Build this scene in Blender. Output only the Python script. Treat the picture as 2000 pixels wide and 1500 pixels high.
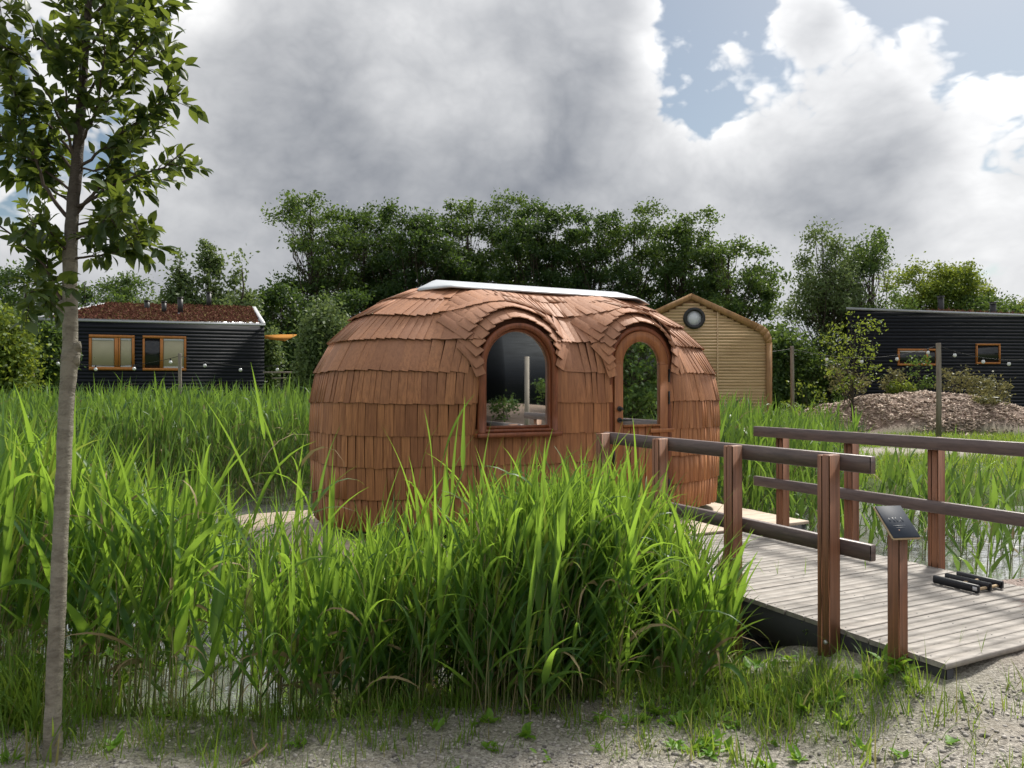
import bpy, bmesh, math, random
import numpy as np
from mathutils import Vector, Matrix

for _o in list(bpy.data.objects):
    bpy.data.objects.remove(_o, do_unlink=True)

scene = bpy.context.scene
COL = scene.collection
R = math.radians

# ------------------------------------------------------------------ camera
EYE = 1.6
HOR = 757.0          # picture row of the horizon (of 1500)
FPX = 1500.0         # focal length in picture pixels (of 2000)
cam_d = bpy.data.cameras.new('camera')
cam_d.sensor_width = 36.0
cam_d.lens = 36.0 * FPX / 2000.0
cam_d.clip_start = 0.05
cam_d.clip_end = 5000.0
cam = bpy.data.objects.new('camera', cam_d)
COL.objects.link(cam)
cam.location = (0, 0, EYE)
cam.rotation_euler = (R(90) + math.atan((HOR - 750) / FPX), 0, 0)
scene.camera = cam

# ------------------------------------------------------------------ light
SUN_AZ, SUN_EL = 38.0, 50.0
SUN_STRENGTH, SUN_ANGLE = 2.6, 9.0
EXPOSURE = 1.0
SKY_STRENGTH = 0.050
CLOUD_GAIN = 0.72


def sky_dir(az, el):
    return Vector((math.sin(R(az)) * math.cos(R(el)), math.cos(R(az)) * math.cos(R(el)), math.sin(R(el))))


SUN_DIR = sky_dir(SUN_AZ, SUN_EL)


def pix_dir(x, y):
    return Vector(((x - 1000) / FPX, 1.0, (HOR - y) / FPX)).normalized()


class NT:
    """small helper round a node tree"""

    def __init__(self, tree):
        self.t = tree
        tree.nodes.clear()

    def n(self, kind, **kw):
        nd = self.t.nodes.new(kind)
        for k, v in kw.items():
            setattr(nd, k, v)
        return nd

    def l(self, a, b):
        self.t.links.new(a, b)

    def put(self, sock, v):
        if isinstance(v, bpy.types.NodeSocket):
            self.l(v, sock)
        else:
            sock.default_value = v

    def math(self, op, a, b=None, c=None, clamp=False):
        nd = self.n('ShaderNodeMath', operation=op)
        nd.use_clamp = clamp
        self.put(nd.inputs[0], a)
        if b is not None:
            self.put(nd.inputs[1], b)
        if c is not None:
            self.put(nd.inputs[2], c)
        return nd.outputs[0]

    def vmath(self, op, a, b=None):
        nd = self.n('ShaderNodeVectorMath', operation=op)
        self.put(nd.inputs[0], a)
        if b is not None:
            self.put(nd.inputs[1], b)
        return nd.outputs['Value'] if op in ('DOT_PRODUCT', 'LENGTH') else nd.outputs[0]

    def ramp01(self, v, lo, hi, a=0.0, b=1.0, smooth=True):
        nd = self.n('ShaderNodeMapRange', interpolation_type='SMOOTHSTEP' if smooth else 'LINEAR')
        self.put(nd.inputs[0], v)
        nd.inputs[1].default_value, nd.inputs[2].default_value = lo, hi
        nd.inputs[3].default_value, nd.inputs[4].default_value = a, b
        return nd.outputs[0]

    def mix(self, f, a, b, blend='MIX'):
        nd = self.n('ShaderNodeMix', data_type='RGBA', blend_type=blend)
        self.put(nd.inputs[0], f)
        for s, v in ((nd.inputs[6], a), (nd.inputs[7], b)):
            if isinstance(v, tuple) and len(v) == 3:
                v = (*v, 1.0)
            self.put(s, v)
        return nd.outputs[2]

    def noise(self, vec, scale, detail=4.0, rough=0.5, dist=0.0):
        nd = self.n('ShaderNodeTexNoise')
        if vec is not None:
            self.l(vec, nd.inputs['Vector'])
        nd.inputs['Scale'].default_value = scale
        nd.inputs['Detail'].default_value = detail
        nd.inputs['Roughness'].default_value = rough
        nd.inputs['Distortion'].default_value = dist
        return nd.outputs['Fac'], nd.outputs['Color']

    def scale(self, vec, s):
        nd = self.n('ShaderNodeMapping')
        self.l(vec, nd.inputs['Vector'])
        nd.inputs['Scale'].default_value = s
        return nd.outputs[0]


world = bpy.data.worlds.new('World')
scene.world = world
world.use_nodes = True
w = NT(world.node_tree)
geo = w.n('ShaderNodeTexCoord')
vdir = geo.outputs['Generated']
sky = w.n('ShaderNodeTexSky', sky_type='NISHITA')
sky.sun_disc = False
sky.sun_elevation = R(SUN_EL)
sky.sun_rotation = R(SUN_AZ)
sky.air_density, sky.dust_density, sky.ozone_density = 1.0, 1.2, 1.0
blue = w.mix(1.0, sky.outputs[0], (SKY_STRENGTH,) * 3, 'MULTIPLY')
blue = w.mix(1.0, blue, (1.02, 1.0, 0.90), 'MULTIPLY')
# cloud field: fractal noise over the direction, steered by where cloud banks and gaps stand
sv = w.scale(vdir, (1.0, 1.0, 1.35))
_, warp = w.noise(sv, 2.6, 2.0, 0.55)
warp = w.vmath('SUBTRACT', warp, (0.5, 0.5, 0.5))
warp2 = w.n('ShaderNodeVectorMath', operation='SCALE')
w.l(warp, warp2.inputs[0])
warp2.inputs['Scale'].default_value = 0.12
wv = w.vmath('ADD', sv, warp2.outputs[0])
big, _ = w.noise(wv, 4.2, 6.0, 0.58)
pf = None                      # billows: folded noise at four sizes
for sc_, am_ in ((7.0, .46), (15.0, .27), (33.0, .17), (70.0, .10)):
    f1, _ = w.noise(wv, sc_, 0.0, 0.5)
    f1 = w.math('ABSOLUTE', w.math('SUBTRACT', f1, 0.5))
    pf = w.math('MULTIPLY', f1, am_) if pf is None else w.math('MULTIPLY_ADD', f1, am_, pf)
pf = w.math('MULTIPLY_ADD', pf, 6.5, -0.55)
mot = w.math('MULTIPLY_ADD', pf, -0.2, 0.5)
sepz = w.n('ShaderNodeSeparateXYZ')
w.l(vdir, sepz.inputs[0])
bias = w.math('ADD', w.ramp01(sepz.outputs[2], 0.02, 0.2, 0.32, 0.0), 0.20)
BANKS = [  # picture x, y, radius (px), strength
    (1010, 270, 420, .20), (760, 330, 330, .14), (1100, 150, 200, .10), (480, 330, 260, .14),
    (1690, 270, 230, .30), (1600, 340, 190, .10), (1790, 190, 130, .16),
    (1400, 90, 150, -.36), (1340, 30, 100, -.12), (1740, 30, 200, -.46), (1580, 35, 70, .26),
    (1950, 130, 120, -.34), (1900, 20, 120, -.2), (1850, 80, 60, .34), (345, 5, 80, -.24), (40, 330, 200, .06), (60, 420, 60, -.2),
    (300, 380, 90, -.10), (1845, 345, 80, -.16), (1470, 240, 100, -.16), (240, 90, 190, -.10), (870, 20, 180, -.10),
    (1300, 230, 130, -.07), (975, 200, 90, -.16), (800, 150, 120, -.06), (620, 90, 160, -.08), (1640, 470, 300, -.10), (1950, 480, 200, -.05), (1560, 35, 60, .12), (1300, 230, 120, -.10), (240, 60, 160, -.08), (150, 30, 200, .14), (560, 250, 300, .06), (1180, 330, 260, .08), (1950, 420, 200, -.06),
]
for bx_, by_, br_, ba_ in BANKS:
    dd = pix_dir(bx_, by_)
    dot = w.vmath('DOT_PRODUCT', vdir, tuple(dd))
    blob = w.ramp01(dot, math.cos(br_ / FPX * 1.25), math.cos(br_ / FPX * 0.1))
    bias = w.math('MULTIPLY_ADD', blob, ba_, bias)
nz = w.math('MULTIPLY_ADD', pf, 0.15, w.math('SUBTRACT', big, 0.5))
den = w.math('MULTIPLY_ADD', nz, 1.7, bias)
alpha = w.ramp01(den, -0.05, 0.10)
# thick cloud greys from below, thin cloud and rims stay bright
tk = w.math('MULTIPLY_ADD', nz, 0.95, bias)
tk = w.math('MULTIPLY_ADD', w.math('SUBTRACT', mot, 0.5), 1.3, tk)
thick = w.ramp01(tk, -0.05, 0.76, smooth=False)
thick = w.math('POWER', thick, 0.7)
sdot = w.math('MAXIMUM', w.vmath('DOT_PRODUCT', vdir, tuple(SUN_DIR)), 0.0)
glow = w.math('MULTIPLY_ADD', w.math('POWER', sdot, 6.0), 0.5, 0.9)
ccol = w.mix(thick, (0.80, 0.80, 0.80), (0.185, 0.2, 0.23))
gl = w.n('ShaderNodeVectorMath', operation='SCALE')
w.l(ccol, gl.inputs[0])
w.l(w.math('MULTIPLY', glow, CLOUD_GAIN), gl.inputs['Scale'])
skyc = w.mix(alpha, blue, gl.outputs[0])
bg = w.n('ShaderNodeBackground')
w.l(skyc, bg.inputs[0])
bg.inputs[1].default_value = 1.0
wo = w.n('ShaderNodeOutputWorld')
w.l(bg.outputs[0], wo.inputs[0])

sun_d = bpy.data.lights.new('sun', 'SUN')
sun_d.energy = SUN_STRENGTH
sun_d.angle = R(SUN_ANGLE)
sun_d.color = (1.0, 0.95, 0.86)
sun = bpy.data.objects.new('sun', sun_d)
COL.objects.link(sun)
sun.rotation_euler = SUN_DIR.to_track_quat('Z', 'Y').to_euler()
sun.location = SUN_DIR * 50

vs = scene.view_settings
vs.view_transform = 'Standard'
vs.look = 'None'
vs.exposure = EXPOSURE
vs.gamma = 1.0
vs.use_curve_mapping = False
scene.cycles.use_denoising = True
scene.cycles.max_bounces = 5
scene.cycles.diffuse_bounces = 2
scene.cycles.glossy_bounces = 2
scene.cycles.transmission_bounces = 4
scene.cycles.transparent_max_bounces = 8
scene.cycles.adaptive_threshold = 0.02
scene.cycles.caustics_reflective = False
scene.cycles.caustics_refractive = False

# ------------------------------------------------------------------ frames of reference
U = Vector((0.892, 0.452, 0)).normalized()
V = Vector((-U.y, U.x, 0))
O = Vector((1.26, 7.57, 0))


def W(u, v, z=0.0):
    return O + U * u + V * v + Vector((0, 0, z))


def px(x, y, depth):
    return Vector(((x - 1000) / FPX * depth, depth, EYE + (HOR - y) / FPX * depth))


UV_ROT = math.atan2(U.y, U.x)


# ------------------------------------------------------------------ mesh helpers
class Acc:
    def __init__(self):
        self.v, self.f, self.m, self.n = [], [], [], 0

    def add(self, verts, faces, mat=0):
        verts = np.asarray(verts, dtype=np.float32).reshape(-1, 3)
        faces = np.asarray(faces, dtype=np.int64)
        if faces.shape[1] == 3:
            faces = np.concatenate([faces, np.full((len(faces), 1), -1)], axis=1)
            off = np.where(faces >= 0, faces + self.n, -1)
        else:
            off = faces + self.n
        self.v.append(verts)
        self.f.append(off)
        self.m.append(np.full(len(faces), mat, dtype=np.int32))
        self.n += len(verts)

    def mesh(self, name, mats, smooth=False):
        v = np.concatenate(self.v)
        f = np.concatenate(self.f)
        m = np.concatenate(self.m)
        tri = f[:, 3] < 0
        cnt = np.where(tri, 3, 4)
        start = np.concatenate([[0], np.cumsum(cnt)[:-1]])
        loops = f[f >= 0] if not tri.any() else f.reshape(-1)[f.reshape(-1) >= 0]
        me = bpy.data.meshes.new(name)
        me.vertices.add(len(v))
        me.vertices.foreach_set('co', v.reshape(-1))
        me.loops.add(len(loops))
        me.loops.foreach_set('vertex_index', loops.astype(np.int32))
        me.polygons.add(len(f))
        me.polygons.foreach_set('loop_start', start.astype(np.int32))
        me.polygons.foreach_set('material_index', m)
        for mt in mats:
            me.materials.append(mt)
        me.update(calc_edges=True)
        me.validate()
        if smooth:
            me.polygons.foreach_set('use_smooth', np.ones(len(f), dtype=bool))
        return me

    # shapes -------------------------------------------------------
    def box8(self, p, mat=0):
        """p: 8 corners, bottom ring then top ring"""
        self.add(p, [(3, 2, 1, 0), (4, 5, 6, 7), (0, 1, 5, 4), (1, 2, 6, 5), (2, 3, 7, 6), (3, 0, 4, 7)], mat)

    def boxuv(self, u0, u1, v0, v1, z0, z1, mat=0, b=0.0):
        if b <= 0:
            self.box8([W(u0, v0, z0), W(u1, v0, z0), W(u1, v1, z0), W(u0, v1, z0),
                       W(u0, v0, z1), W(u1, v0, z1), W(u1, v1, z1), W(u0, v1, z1)], mat)
        else:
            self.cbox(lambda a, c, d: W(a, c, d), u0, u1, v0, v1, z0, z1, b, mat)

    def boxw(self, x0, x1, y0, y1, z0, z1, mat=0):
        self.box8([(x0, y0, z0), (x1, y0, z0), (x1, y1, z0), (x0, y1, z0),
                   (x0, y0, z1), (x1, y0, z1), (x1, y1, z1), (x0, y1, z1)], mat)

    def cbox(self, fn, x0, x1, y0, y1, z0, z1, b, mat=0):
        """box with chamfered edges; fn maps local to world"""
        vs_, idx = [], {}
        X, Y, Z = (x0, x1), (y0, y1), (z0, z1)
        for i in (0, 1):
            for j in (0, 1):
                for k in (0, 1):
                    sx, sy, sz = (1 if i == 0 else -1), (1 if j == 0 else -1), (1 if k == 0 else -1)
                    for ax, (dx, dy, dz) in enumerate(((0, 1, 1), (1, 0, 1), (1, 1, 0))):
                        idx[(i, j, k, ax)] = len(vs_)
                        vs_.append(tuple(fn(X[i] + sx * b * dx, Y[j] + sy * b * dy, Z[k] + sz * b * dz)))
        q, t = [], []
        g = lambda i, j, k, a: idx[(i, j, k, a)]
        for i in (0, 1):
            c = [g(i, 0, 0, 0), g(i, 1, 0, 0), g(i, 1, 1, 0), g(i, 0, 1, 0)]
            q.append(c if i == 1 else c[::-1])
        for j in (0, 1):
            c = [g(0, j, 0, 1), g(1, j, 0, 1), g(1, j, 1, 1), g(0, j, 1, 1)]
            q.append(c if j == 0 else c[::-1])
        for k in (0, 1):
            c = [g(0, 0, k, 2), g(1, 0, k, 2), g(1, 1, k, 2), g(0, 1, k, 2)]
            q.append(c if k == 1 else c[::-1])
        for j in (0, 1):
            for k in (0, 1):
                c = [g(0, j, k, 1), g(1, j, k, 1), g(1, j, k, 2), g(0, j, k, 2)]
                q.append(c if (j == 0) == (k == 1) else c[::-1])
        for i in (0, 1):
            for k in (0, 1):
                c = [g(i, 0, k, 0), g(i, 1, k, 0), g(i, 1, k, 2), g(i, 0, k, 2)]
                q.append(c if (i == 1) == (k == 1) else c[::-1])
        for i in (0, 1):
            for j in (0, 1):
                c = [g(i, j, 0, 0), g(i, j, 1, 0), g(i, j, 1, 1), g(i, j, 0, 1)]
                q.append(c if (i == 0) == (j == 0) else c[::-1])
        for i in (0, 1):
            for j in (0, 1):
                for k in (0, 1):
                    c = [g(i, j, k, 0), g(i, j, k, 1), g(i, j, k, 2)]
                    t.append(c if (i + j + k) % 2 else c[::-1])
        self.add(vs_, q, mat)
        n0 = self.n - len(vs_)
        tt = np.concatenate([np.asarray(t) + n0, np.full((8, 1), -1)], axis=1)
        self.f.append(tt)
        self.m.append(np.full(8, mat, dtype=np.int32))

    def tube(self, pts, rad, sides=6, mat=0, cap=True):
        pts = [Vector(p) for p in pts]
        n = len(pts)
        if not hasattr(rad, '__len__'):
            rad = [rad] * n
        vs_, ref = [], None
        for i, p in enumerate(pts):
            d = (pts[min(i + 1, n - 1)] - pts[max(i - 1, 0)])
            d = d.normalized() if d.length > 1e-9 else Vector((0, 0, 1))
            if ref is None:
                ref = Vector((1, 0, 0)) if abs(d.x) < 0.9 else Vector((0, 1, 0))
            a = (ref - d * ref.dot(d)).normalized()
            ref = a
            b = d.cross(a)
            for k in range(sides):
                t = 2 * math.pi * k / sides
                vs_.append(tuple(p + (a * math.cos(t) + b * math.sin(t)) * rad[i]))
        fs = []
        for i in range(n - 1):
            for k in range(sides):
                k2 = (k + 1) % sides
                fs.append((i * sides + k, i * sides + k2, (i + 1) * sides + k2, (i + 1) * sides + k))
        if cap:
            for base, rev in ((0, True), ((n - 1) * sides, False)):
                c = len(vs_)
                vs_.append(tuple(pts[0 if rev else -1]))
                for k in range(0, sides):
                    k2 = (k + 1) % sides
                    tri = (base + k, c, base + k2) if rev else (base + k, base + k2, c)
                    fs.append((*tri, -1))
        fs = np.asarray(fs)
        off = np.where(fs >= 0, fs + self.n, -1)
        self.v.append(np.asarray(vs_, dtype=np.float32))
        self.f.append(off)
        self.m.append(np.full(len(fs), mat, dtype=np.int32))
        self.n += len(vs_)

    def build(self, name, mats, parent=None, smooth=False):
        if not isinstance(mats, (list, tuple)):
            mats = [mats]
        o = bpy.data.objects.new(name, self.mesh(name, mats, smooth))
        COL.objects.link(o)
        if parent is not None:
            o.parent = parent
            o.matrix_parent_inverse = parent.matrix_world.inverted()
        return o


def tag(o, label=None, cat=None, group=None, kind=None):
    for k, v in (('label', label), ('category', cat), ('group', group), ('kind', kind)):
        if v:
            o[k] = v
    return o


def thing(name, loc, label, cat, group=None):
    o = bpy.data.objects.new(name, None)
    o.empty_display_size = 0.2
    COL.objects.link(o)
    o.location = loc
    o.matrix_world = Matrix.Translation(loc)
    return tag(o, label, cat, group)


def inst(name, mesh, mw, parent):
    """one more object that shares a mesh; mw is its world matrix"""
    o = bpy.data.objects.new(name, mesh)
    COL.objects.link(o)
    o.parent = parent
    o.matrix_parent_inverse = parent.matrix_world.inverted()
    o.matrix_basis = mw
    return o


# ------------------------------------------------------------------ materials
def new_mat(name):
    m = bpy.data.materials.new(name)
    m.use_nodes = True
    t = NT(m.node_tree)
    out = t.n('ShaderNodeOutputMaterial')
    return m, t, out


def principled(t, out, col, rough=0.6, spec=0.4, bump=None, bump_d=0.01, metal=0.0, coat=0.0):
    p = t.n('ShaderNodeBsdfPrincipled')
    if isinstance(col, tuple):
        p.inputs['Base Color'].default_value = (*col, 1)
    else:
        t.l(col, p.inputs['Base Color'])
    t.put(p.inputs['Roughness'], rough)
    p.inputs['Specular IOR Level'].default_value = spec
    p.inputs['Metallic'].default_value = metal
    p.inputs['Coat Weight'].default_value = coat
    if bump is not None:
        b = t.n('ShaderNodeBump')
        b.inputs['Distance'].default_value = bump_d
        b.inputs['Strength'].default_value = 1.0
        t.l(bump, b.inputs['Height'])
        t.l(b.outputs[0], p.inputs['Normal'])
    if out is not None:
        t.l(p.outputs[0], out.inputs[0])
    return p


def rnd(t):
    """a number per piece: differs by object and by loose island"""
    g = t.n('ShaderNodeNewGeometry')
    oi = t.n('ShaderNodeObjectInfo')
    return t.math('FRACT', t.math('ADD', g.outputs['Random Per Island'], oi.outputs['Random'])), g.outputs['Position']


def mat_plain(name, col, rough=0.6, spec=0.4, var=0.15, nscale=12.0, bump_d=0.0, metal=0.0):
    m, t, out = new_mat(name)
    r, pos = rnd(t)
    n1, _ = t.noise(pos, nscale, 6, 0.6)
    k = t.math('ADD', t.math('MULTIPLY', t.math('SUBTRACT', n1, 0.5), var * 2.2), t.math('MULTIPLY', t.math('SUBTRACT', r, 0.5), var))
    c = t.mix(1.0, col, t.n('ShaderNodeCombineColor').outputs[0], 'MULTIPLY') if False else None
    sc = t.n('ShaderNodeVectorMath', operation='SCALE')
    sc.inputs[0].default_value = col
    t.l(t.math('ADD', k, 1.0), sc.inputs['Scale'])
    principled(t, out, sc.outputs[0], rough, spec, n1 if bump_d else None, bump_d, metal)
    return m


def mat_wood(name, c1, c2, dark, axis=(60, 60, 4), var=0.5, rough=0.6, spec=0.35, weather_or_shade=None, bump_d=0.002, stain=0.35):
    """grain stretched along one axis, tone varies from piece to piece"""
    m, t, out = new_mat(name)
    r, pos = rnd(t)
    off = t.n('ShaderNodeCombineXYZ')
    t.l(t.math('MULTIPLY', r, 37.0), off.inputs[0])
    t.l(t.math('MULTIPLY', r, 11.0), off.inputs[2])
    p2 = t.vmath('ADD', t.scale(pos, axis), off.outputs[0])
    g1, _ = t.noise(p2, 1.0, 6, 0.65, 0.3)
    g2, _ = t.noise(pos, 2.3, 4, 0.6)
    g3, _ = t.noise(t.scale(pos, (axis[0] * 4, axis[1] * 4, axis[2] * 4)), 1.0, 3, 0.6)
    c = t.mix(t.math('MULTIPLY', r, var), c1, c2)
    c = t.mix(t.ramp01(g1, 0.35, 0.75, 0, 0.8), c, dark)
    c = t.mix(t.ramp01(g2, 0.5, 0.78, 0, stain), c, dark)
    if weather_or_shade:
        wcol, z0, z1, amt = weather_or_shade  # blend by height: weathering on timber, painted crown shade on the sapling bark
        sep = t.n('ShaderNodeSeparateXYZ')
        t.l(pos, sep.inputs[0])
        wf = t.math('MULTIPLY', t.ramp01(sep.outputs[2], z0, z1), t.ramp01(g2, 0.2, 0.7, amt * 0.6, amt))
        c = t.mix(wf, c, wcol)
    ht = t.math('ADD', g1, t.math('MULTIPLY', g3, 0.5))
    principled(t, out, c, t.ramp01(g1, 0.2, 0.8, rough - 0.08, rough + 0.1), spec, ht, bump_d)
    return m


def mat_leaf(name, c1, c2, tr, mixf=0.45, rough=0.45, spec=0.35, patch=0.0, pcol=(0.2, 0.2, 0.05)):
    m, t, out = new_mat(name)
    r, pos = rnd(t)
    c = t.mix(r, c1, c2)
    n1, _ = t.noise(pos, 0.8, 3, 0.5)
    c = t.mix(t.ramp01(n1, 0.35, 0.7, 0.0, 0.35), c, c2)
    tcol = t.mix(r, tr, tuple(x * 0.7 for x in tr))
    if patch:
        hi = t.ramp01(r, 1 - patch, 1 - patch * 0.6)
        c = t.mix(hi, c, pcol)
        tcol = t.mix(hi, tcol, pcol)
    p = principled(t, None, c, rough, spec)
    tl = t.n('ShaderNodeBsdfTranslucent')
    t.l(tcol, tl.inputs[0])
    mx = t.n('ShaderNodeMixShader')
    mx.inputs[0].default_value = mixf
    t.l(p.outputs[0], mx.inputs[1])
    t.l(tl.outputs[0], mx.inputs[2])
    t.l(mx.outputs[0], out.inputs[0])
    return m


def mat_glass(name, ior=1.9, tint=(0.55, 0.62, 0.6), bump=0.0):
    m, t, out = new_mat(name)
    fr = t.n('ShaderNodeFresnel')
    fr.inputs[0].default_value = ior
    tr = t.n('ShaderNodeBsdfTransparent')
    tr.inputs[0].default_value = (*tint, 1)
    gl = t.n('ShaderNodeBsdfGlossy')
    gl.inputs['Color'].default_value = (0.92, 0.97, 0.96, 1)
    gl.inputs['Roughness'].default_value = 0.015
    if bump:
        b = t.n('ShaderNodeBump')
        b.inputs['Distance'].default_value = bump
        g = t.n('ShaderNodeNewGeometry')
        n1, _ = t.noise(g.outputs['Position'], 1.7, 2, 0.5)
        t.l(n1, b.inputs['Height'])
        t.l(b.outputs[0], gl.inputs['Normal'])
        t.l(b.outputs[0], fr.inputs['Normal'])
    mx = t.n('ShaderNodeMixShader')
    t.l(fr.outputs[0], mx.inputs[0])
    t.l(tr.outputs[0], mx.inputs[1])
    t.l(gl.outputs[0], mx.inputs[2])
    t.l(mx.outputs[0], out.inputs[0])
    return m


M = {}
M['shingle'] = mat_wood('shingle wood', (0.53, 0.235, 0.102), (0.34, 0.145, 0.068), (0.2, 0.083, 0.042), (55, 55, 3.0), 1.0, 0.62, 0.3,
                        weather_or_shade=((0.46, 0.255, 0.175), 1.3, 2.2, 0.6))
M['shell'] = mat_plain('cabin sheathing', (0.12, 0.05, 0.03), 0.8, 0.2)
M['frame'] = mat_wood('stained frame wood', (0.27, 0.085, 0.035), (0.22, 0.07, 0.03), (0.12, 0.04, 0.02), (30, 30, 5), 0.6, 0.42, 0.4)
M['door'] = mat_wood('oiled door wood', (0.42, 0.165, 0.058), (0.33, 0.125, 0.045), (0.2, 0.07, 0.03), (40, 40, 2.5), 1.0, 0.5, 0.4)
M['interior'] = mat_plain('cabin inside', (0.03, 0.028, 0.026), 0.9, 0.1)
M['cap'] = mat_plain('white roof membrane', (0.55, 0.58, 0.62), 0.35, 0.5, 0.05, 5.0)
M['iron'] = mat_plain('black iron', (0.015, 0.015, 0.017), 0.45, 0.5)
M['glass'] = mat_glass('window glass', 2.25, (0.16, 0.2, 0.19))
M['deck'] = mat_wood('weathered deck board', (0.42, 0.385, 0.35), (0.33, 0.305, 0.28), (0.16, 0.148, 0.138), (5, 12, 12), 1.0, 0.6, 0.3, stain=0.6)
M['platform'] = mat_wood('pale larch board', (0.55, 0.44, 0.34), (0.6, 0.5, 0.4), (0.36, 0.28, 0.22), (4, 9, 9), 0.9, 0.6, 0.35)
M['post'] = mat_wood('red hardwood', (0.37, 0.168, 0.09), (0.27, 0.12, 0.068), (0.11, 0.056, 0.038), (70, 70, 2.0), 0.9, 0.5, 0.35, stain=0.6, weather_or_shade=((0.22, 0.15, 0.11), -0.5, 3.0, 0.25))
M['rail'] = mat_wood('greyed hardwood', (0.15, 0.115, 0.11), (0.19, 0.13, 0.115), (0.075, 0.06, 0.062), (8, 5, 60), 0.9, 0.42, 0.45)
M['beam'] = mat_plain('dark beam', (0.042, 0.042, 0.048), 0.55, 0.4, 0.3, 6.0)
M['bark'] = mat_wood('grey young bark', (0.27, 0.25, 0.205), (0.22, 0.205, 0.165), (0.115, 0.1, 0.08), (16, 16, 34), 0.2, 0.75, 0.25, bump_d=0.012, stain=0.75, weather_or_shade=((0.06, 0.048, 0.04), 2.05, 2.45, 1.0))  # upper trunk: shade inside the crown painted into the bark colour
M['trunk'] = mat_plain('tree bark', (0.075, 0.06, 0.048), 0.85, 0.2, 0.4, 3.0)
M['pole'] = mat_wood('grey round pole', (0.3, 0.26, 0.22), (0.24, 0.21, 0.18), (0.13, 0.11, 0.1), (20, 20, 2), 0.5, 0.7)
M['black_board'] = mat_wood('charred board', (0.009, 0.0115, 0.019), (0.013, 0.016, 0.025), (0.005, 0.006, 0.009), (1.2, 1.2, 25), 1.0, 0.6, 0.22, bump_d=0.003, stain=0.2)
M['tan_slat'] = mat_wood('yellow larch slat', (0.6, 0.43, 0.25), (0.54, 0.37, 0.2), (0.4, 0.26, 0.14), (1.5, 1.5, 14), 1.0, 0.6)
M['tan_trim'] = mat_wood('larch trim', (0.40, 0.225, 0.095), (0.34, 0.19, 0.08), (0.2, 0.105, 0.05), (9, 9, 2), 0.8, 0.6)
M['orange_frame'] = mat_wood('orange window wood', (0.5, 0.2, 0.05), (0.45, 0.18, 0.045), (0.34, 0.12, 0.03), (12, 12, 3), 0.5, 0.45)
M['white'] = mat_plain('white trim', (0.56, 0.57, 0.6), 0.4, 0.4, 0.05)
M['zinc'] = mat_plain('zinc edge', (0.42, 0.44, 0.48), 0.4, 0.5, 0.1, metal=0.3)
M['blind'] = mat_plain('beige blind', (0.42, 0.39, 0.28), 0.8, 0.2, 0.08, 3)
M['darkglass'] = mat_plain('dark room', (0.012, 0.014, 0.018), 0.12, 0.5)
M['paleglass'] = mat_plain('frosted pane', (0.68, 0.72, 0.78), 0.15, 0.5, 0.1, 4)
M['sail'] = mat_leaf('orange sail cloth', (0.62, 0.3, 0.07), (0.58, 0.27, 0.06), (0.6, 0.3, 0.08), 0.4, 0.8, 0.1)
M['wire'] = mat_plain('black cable', (0.02, 0.02, 0.02), 0.6, 0.3)
M['bulb'] = mat_plain('frosted bulb', (0.72, 0.74, 0.76), 0.15, 0.6, 0.05)
M['slate'] = mat_plain('slate sign plate', (0.03, 0.04, 0.06), 0.62, 0.3, 0.12, 30)
M['slate_mark'] = mat_plain('faint engraving', (0.033, 0.0435, 0.063), 0.5, 0.4, 0.05)
M['black'] = mat_plain('black painted wood', (0.014, 0.016, 0.022), 0.42, 0.5, 0.2, 20)
M['rod'] = mat_plain('pale dowel', (0.5, 0.38, 0.24), 0.6, 0.3)
M['bolt'] = mat_plain('galvanised bolt', (0.5, 0.5, 0.52), 0.35, 0.5, 0.05, metal=0.7)

M['reed'] = mat_leaf('reed leaf', (0.10, 0.2, 0.04), (0.035, 0.105, 0.045), (0.38, 0.6, 0.06), 0.5, 0.42, 0.4, 0.05, (0.3, 0.38, 0.06))
M['reed_far'] = mat_leaf('reed leaf far', (0.085, 0.17, 0.035), (0.04, 0.105, 0.035), (0.28, 0.45, 0.055), 0.4, 0.45, 0.35)
M['reed_stem'] = mat_leaf('reed stem', (0.17, 0.25, 0.07), (0.30, 0.26, 0.14), (0.25, 0.35, 0.08), 0.15, 0.5, 0.3)
M['straw'] = mat_leaf('dead straw stalk', (0.36, 0.29, 0.16), (0.26, 0.2, 0.11), (0.3, 0.25, 0.12), 0.2, 0.6, 0.2)
M['grass'] = mat_leaf('meadow grass', (0.12, 0.22, 0.03), (0.085, 0.17, 0.03), (0.4, 0.55, 0.06), 0.42, 0.5, 0.3, 0.12, (0.32, 0.3, 0.12))
M['weed'] = mat_leaf('broad weed leaf', (0.1, 0.24, 0.03), (0.15, 0.3, 0.035), (0.4, 0.62, 0.05), 0.4, 0.45, 0.35)
M['sapling_leaf'] = mat_leaf('sapling leaf', (0.04, 0.075, 0.02), (0.024, 0.055, 0.018), (0.28, 0.36, 0.045), 0.33, 0.42, 0.35)
M['tree_dark'] = mat_leaf('tree leaf dark', (0.04, 0.082, 0.024), (0.028, 0.06, 0.021), (0.15, 0.24, 0.04), 0.34, 0.5, 0.3)
M['tree_mid'] = mat_leaf('tree leaf mid', (0.06, 0.112, 0.032), (0.042, 0.082, 0.026), (0.2, 0.3, 0.05), 0.37, 0.5, 0.3)
M['tree_pale'] = mat_leaf('tree leaf pale', (0.13, 0.19, 0.075), (0.09, 0.14, 0.055), (0.26, 0.34, 0.1), 0.35, 0.5, 0.3)
M['tree_lime'] = mat_leaf('tree leaf lime', (0.13, 0.19, 0.03), (0.09, 0.15, 0.03), (0.35, 0.42, 0.05), 0.4, 0.5, 0.3)
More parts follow.
